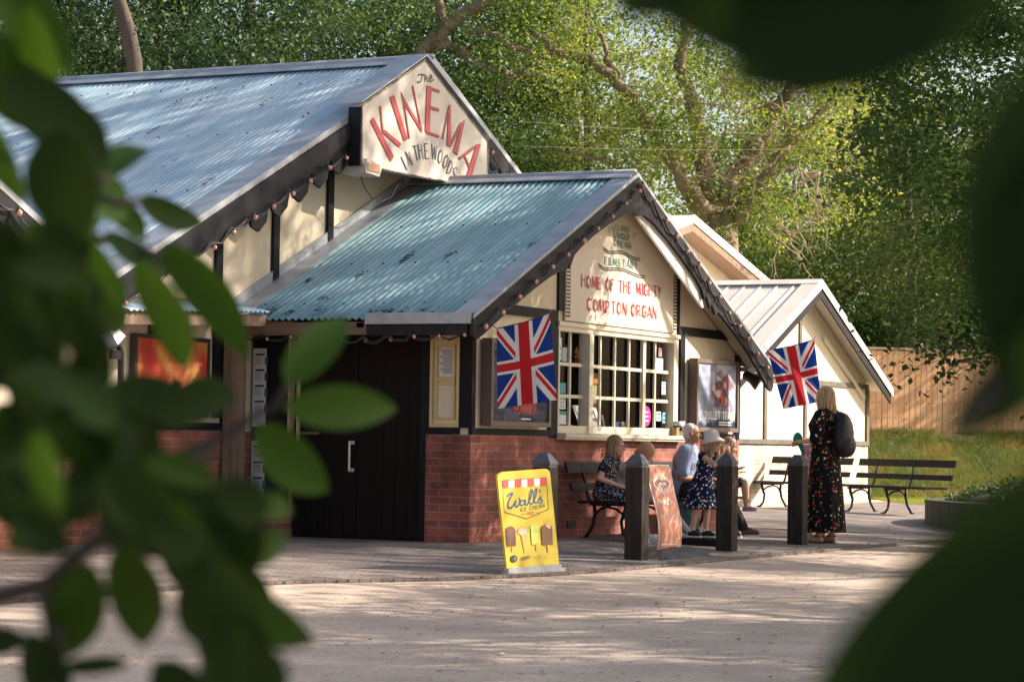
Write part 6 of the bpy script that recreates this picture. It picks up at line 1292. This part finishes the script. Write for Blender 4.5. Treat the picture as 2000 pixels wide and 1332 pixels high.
for S in 'LR': mb.cap(JJ['hip'+S], .10*s, JJ['hip'+S].lerp(JJ['kn'+S], .75), .095*s)
remesh(mb, 'dress', DN, b, .008, 3)
for S in 'LR': shoe(b, JJ['an'+S], JJ['toe'+S], s*1.0, mat('pink_shoe', (.5, .2, .3), .6))
# --- little girl in bucket hat leaning on the bollard
s = .70; J = dict(pelvis=(0, 0, .56), chest=(0, -.05, .76), neck=(0, -.10, .895), head=(0, -.145, .985), shL=(.115, -.09, .855), shR=(-.115, -.09, .855), elL=(.13, -.25, .76), elR=(-.12, -.26, .77), wrL=(.05, -.31, .91), wrR=(-.05, -.32, .90), hdL=(-.35, .05, .6), hdR=(.35, .05, .6), hnL=(0, .5, .2), hnR=(0, .5, .2), tsL=(-1, 0, 0), tsR=(1, 0, 0),
  hipL=(.06, 0, .52), hipR=(-.06, 0, .52), knL=(.065, -.02, .31), knR=(-.055, .03, .31), anL=(.07, .0, .075), anR=(-.05, .09, .075), toeL=(.075, -.10, .03), toeR=(-.05, -.01, .03), cuL=(.8, 0, 0), cuR=(.8, 0, 0))
b, H, hm, JJ = human('person', 'small girl in white bucket hat and pink sunglasses leaning her elbows on a bollard', 'girl', (2.58, -1.42, .03), -.30, J, s, .86, SK, V((.15, -1, .02)))
hair(b, H, hm, .86, HB, .10, 60, 58, 1.0, 11)
mb = MB(); torso_cloth(mb, JJ, s, .012, 1, 0)
def skirt(mb, c0, r0, c1, r1, folds=9, amp=.03, n=40, rings=9, ov=(1, 1), seed=0):
    vs = []; c0, c1 = V(c0), V(c1)
    for j in range(rings+1):
        t = j/rings; c = c0.lerp(c1, t); r_ = r0+(r1-r0)*(t**.8)
        for i in range(n): a = 2*PI*i/n; q = r_*(1+amp*t*math.sin(folds*a+seed+1.2*math.sin(2*a))+amp*.5*t*math.sin((folds*2+1)*a+seed)); vs.append(c+V((math.cos(a)*q*ov[0], math.sin(a)*q*ov[1], 0)))
    fs = [(j*n+i, j*n+(i+1) % n, (j+1)*n+(i+1) % n, (j+1)*n+i) for j in range(rings) for i in range(n)]+[tuple(range(n-1, -1, -1)), tuple(range(rings*n, rings*n+n))]; mb.add(vs, fs, None, True)
skirt(mb, (0, -.01, .66), .095, (0, .03, .30), .175, 9, .07); remesh(mb, 'dress', DC, b, .007, 1)
for S in 'LR': mb = MB(); a = JJ['an'+S]; mb.cap(a+V((0, 0, .05)), .028*s+.004, a-V((0, 0, .02)), .034*s+.004); mb.build('sock', M['whitep'], b); shoe(b, a, JJ['toe'+S], s*1.05, mat('black_shoe', (.02, .02, .02), .4))
mb = MB(); up = V(hm.col[2]); mb.lathe(H(0, -.015, .045), [(.145*.86, -.035), (.150*.86, -.030), (.098*.86, .02), (.094*.86, .075), (.07*.86, .105), (.01, .115)], 22, None, (up+V((0, .25, 0))).normalized()); mb.build('bucket_hat', mat('white_hat', (.72, .68, .62), .85, bump=.5, bs=80), b)
gl = MB()
for q in (-1, 1): gl.lathe(H(.032*q, .084, .004), [(.001, 0), (.022*.95, .001), (.023*.95, .006), (.001, .008)], 14, M['rubber'], hm.col[1]); gl.tube([H(.032*q, .088, .004)+(V(hm.col[0])*math.cos(t)*.023+V(hm.col[2])*math.sin(t)*.022) for t in [2*PI*i/14 for i in range(15)]], .0035, 5, mat('pink_frame', (.7, .3, .4), .3)); gl.tube([H(.055*q, .082, .006), H(.08*q, .0, .006)], .003, 5)
gl.build('sunglasses', mat('pink_frame', (.7, .3, .4), .3), b)
mb = MB(); mb.box((2.38, -1.66, -.06), (2.85, -1.26, .005)); mb.box((2.36, -1.68, .005), (2.87, -1.24, .028)); tag(mb.build('wooden_step', M['slat']), 'low dark wooden step the small girl in the white hat stands on', 'step')
# --- woman with the backpack
s = .96; J = dict(pelvis=(0, 0, .90), chest=(0, 0, 1.19), neck=(0, .005, 1.375), head=(0, -.02, 1.50), shL=(.16, .01, 1.315), shR=(-.16, .01, 1.315), elL=(.215, -.02, 1.06), elR=(-.22, -.02, 1.06), wrL=(.14, -.22, 1.05), wrR=(-.14, -.24, 1.07), tsL=(-1, 0, 0), tsR=(1, 0, 0),
  hipL=(.085, 0, .86), hipR=(-.085, 0, .86), knL=(.09, -.01, .46), knR=(-.09, .0, .46), anL=(.10, -.02, .08), anR=(-.10, .04, .08), toeL=(.13, -.16, .03), toeR=(-.12, -.10, .03), cuL=(.9, 0, 0), cuR=(.9, 0, 0))
WRZ = math.atan2(-.18, .98)-.62-PI*.0
b, H, hm, JJ = human('person', 'woman with long blond hair and black backpack in a long black floral dress, back turned', 'woman', (4.62, -2.08, -.075), 3.06, J, s, 1.0, SK, V((0, -1, -.05)))
wom = b; hair(b, H, hm, 1.0, HB, .26, 150, 52, 1.06, 21, .012, .008, spread=.15)
mb = MB(); torso_cloth(mb, JJ, s, .020, 1.02, .88); skirt(mb, (0, 0, 1.03), .150, (0, 0, .12), .235, 8, .055, 56, 12, (1, .88)); remesh(mb, 'dress', DB, b, .008, 1)
for S in 'LR':
    an, toe = JJ['an'+S], JJ['toe'+S]; mb = MB(); d = (toe-an); d.z = 0; d.normalize(); sd_ = V((-d.y, d.x, 0)); a = V((an.x, an.y, .0))-d*.05; e = V((toe.x, toe.y, 0))+d*.035
    mb.prism([a+sd_*.03, a-sd_*.03, a*.4+e*.6-sd_*.042, e-sd_*.02, e+sd_*.02, a*.4+e*.6+sd_*.042], (0, 0, .014)); m_ = an.lerp(toe, .6); mb.tube([m_+sd_*.04+V((0, 0, -.02)), V((m_.x, m_.y, .062)), m_-sd_*.04+V((0, 0, -.02))], .006, 5); mb.tube([V((m_.x, m_.y, .062))+d*.03, an+V((0, 0, .0))+sd_*.036, an-d*.045, an-sd_*.036, V((m_.x, m_.y, .062))], .005, 5); mb.build('sandal', M['rubber'], b)
bp = MB(); bp.ell((0, .20, 1.12), (.155, .10, .235), k=18); bp.ell((0, .24, 1.02), (.125, .09, .13), k=14); bp.ell((0, .16, 1.30), (.10, .06, .07), k=12); bpo = remesh(bp, 'backpack', mat('black_nylon', (.012, .012, .015), .55, bump=.5, bs=30), b, .010, 4)
mb = MB()
for q in (-1, 1): mb.tube([(.09*q, .13, 1.33), (.115*q, .06, 1.385), (.12*q, -.06, 1.34), (.125*q, -.125, 1.22), (.13*q, -.08, 1.06), (.12*q, .10, .95)], [.018]*6, 6)
mb.build('strap', mat('black_webbing', (.012, .012, .014), .7), bpo)
mb = MB(); mb.ell((.03, -.30, 1.08), (.06, .05, .07), k=12); mb.cap((.03, -.28, 1.05), .03, (.06, -.22, .93), .022)
gb = remesh(mb, 'folded_jacket', mat('green_cloth', (.03, .28, .20), .8), None, .01, 3); gb.location = (4.62, -2.08, -.075); gb.rotation_euler = (0, 0, 3.06); gb.scale = (1.075,)*3; wom.scale = (1.075,)*3; tag(gb, 'bunched bright green cloth held in the hands of the woman with backpack', 'cloth')
# --- child beyond the woman
s = .80; J = dict(pelvis=(0, 0, .70), chest=(0, 0, .93), neck=(0, -.0, 1.07), head=(0, -.02, 1.175), shL=(.125, 0, 1.02), shR=(-.125, 0, 1.02), elL=(.16, -.08, .84), elR=(-.16, -.08, .84), wrL=(.10, -.24, .90), wrR=(-.10, -.24, .92), tsL=(-1, 0, 0), tsR=(1, 0, 0), hipL=(.07, 0, .66), hipR=(-.07, 0, .66), knL=(.075, -.01, .36), knR=(-.075, 0, .36), anL=(.08, 0, .07), anR=(-.08, .02, .07), toeL=(.09, -.11, .03), toeR=(-.09, -.09, .03))
b, H, hm, JJ = human('person', 'child in long pink and white floral dress half hidden behind the woman with backpack', 'child', (5.42, -1.72, -.06), 2.0, J, s, .9, SK, V((0, -1, 0)))
hair(b, H, hm, .9, HL, .14, 70, 50, 1.03, 31); mb = MB(); torso_cloth(mb, JJ, s, .016, 1, .5); skirt(mb, (0, 0, .80), .12, (0, 0, .12), .20, 8, .06); remesh(mb, 'dress', DP, b, .008, 1)
for S in 'LR': shoe(b, JJ['an'+S], JJ['toe'+S], s, SHO)
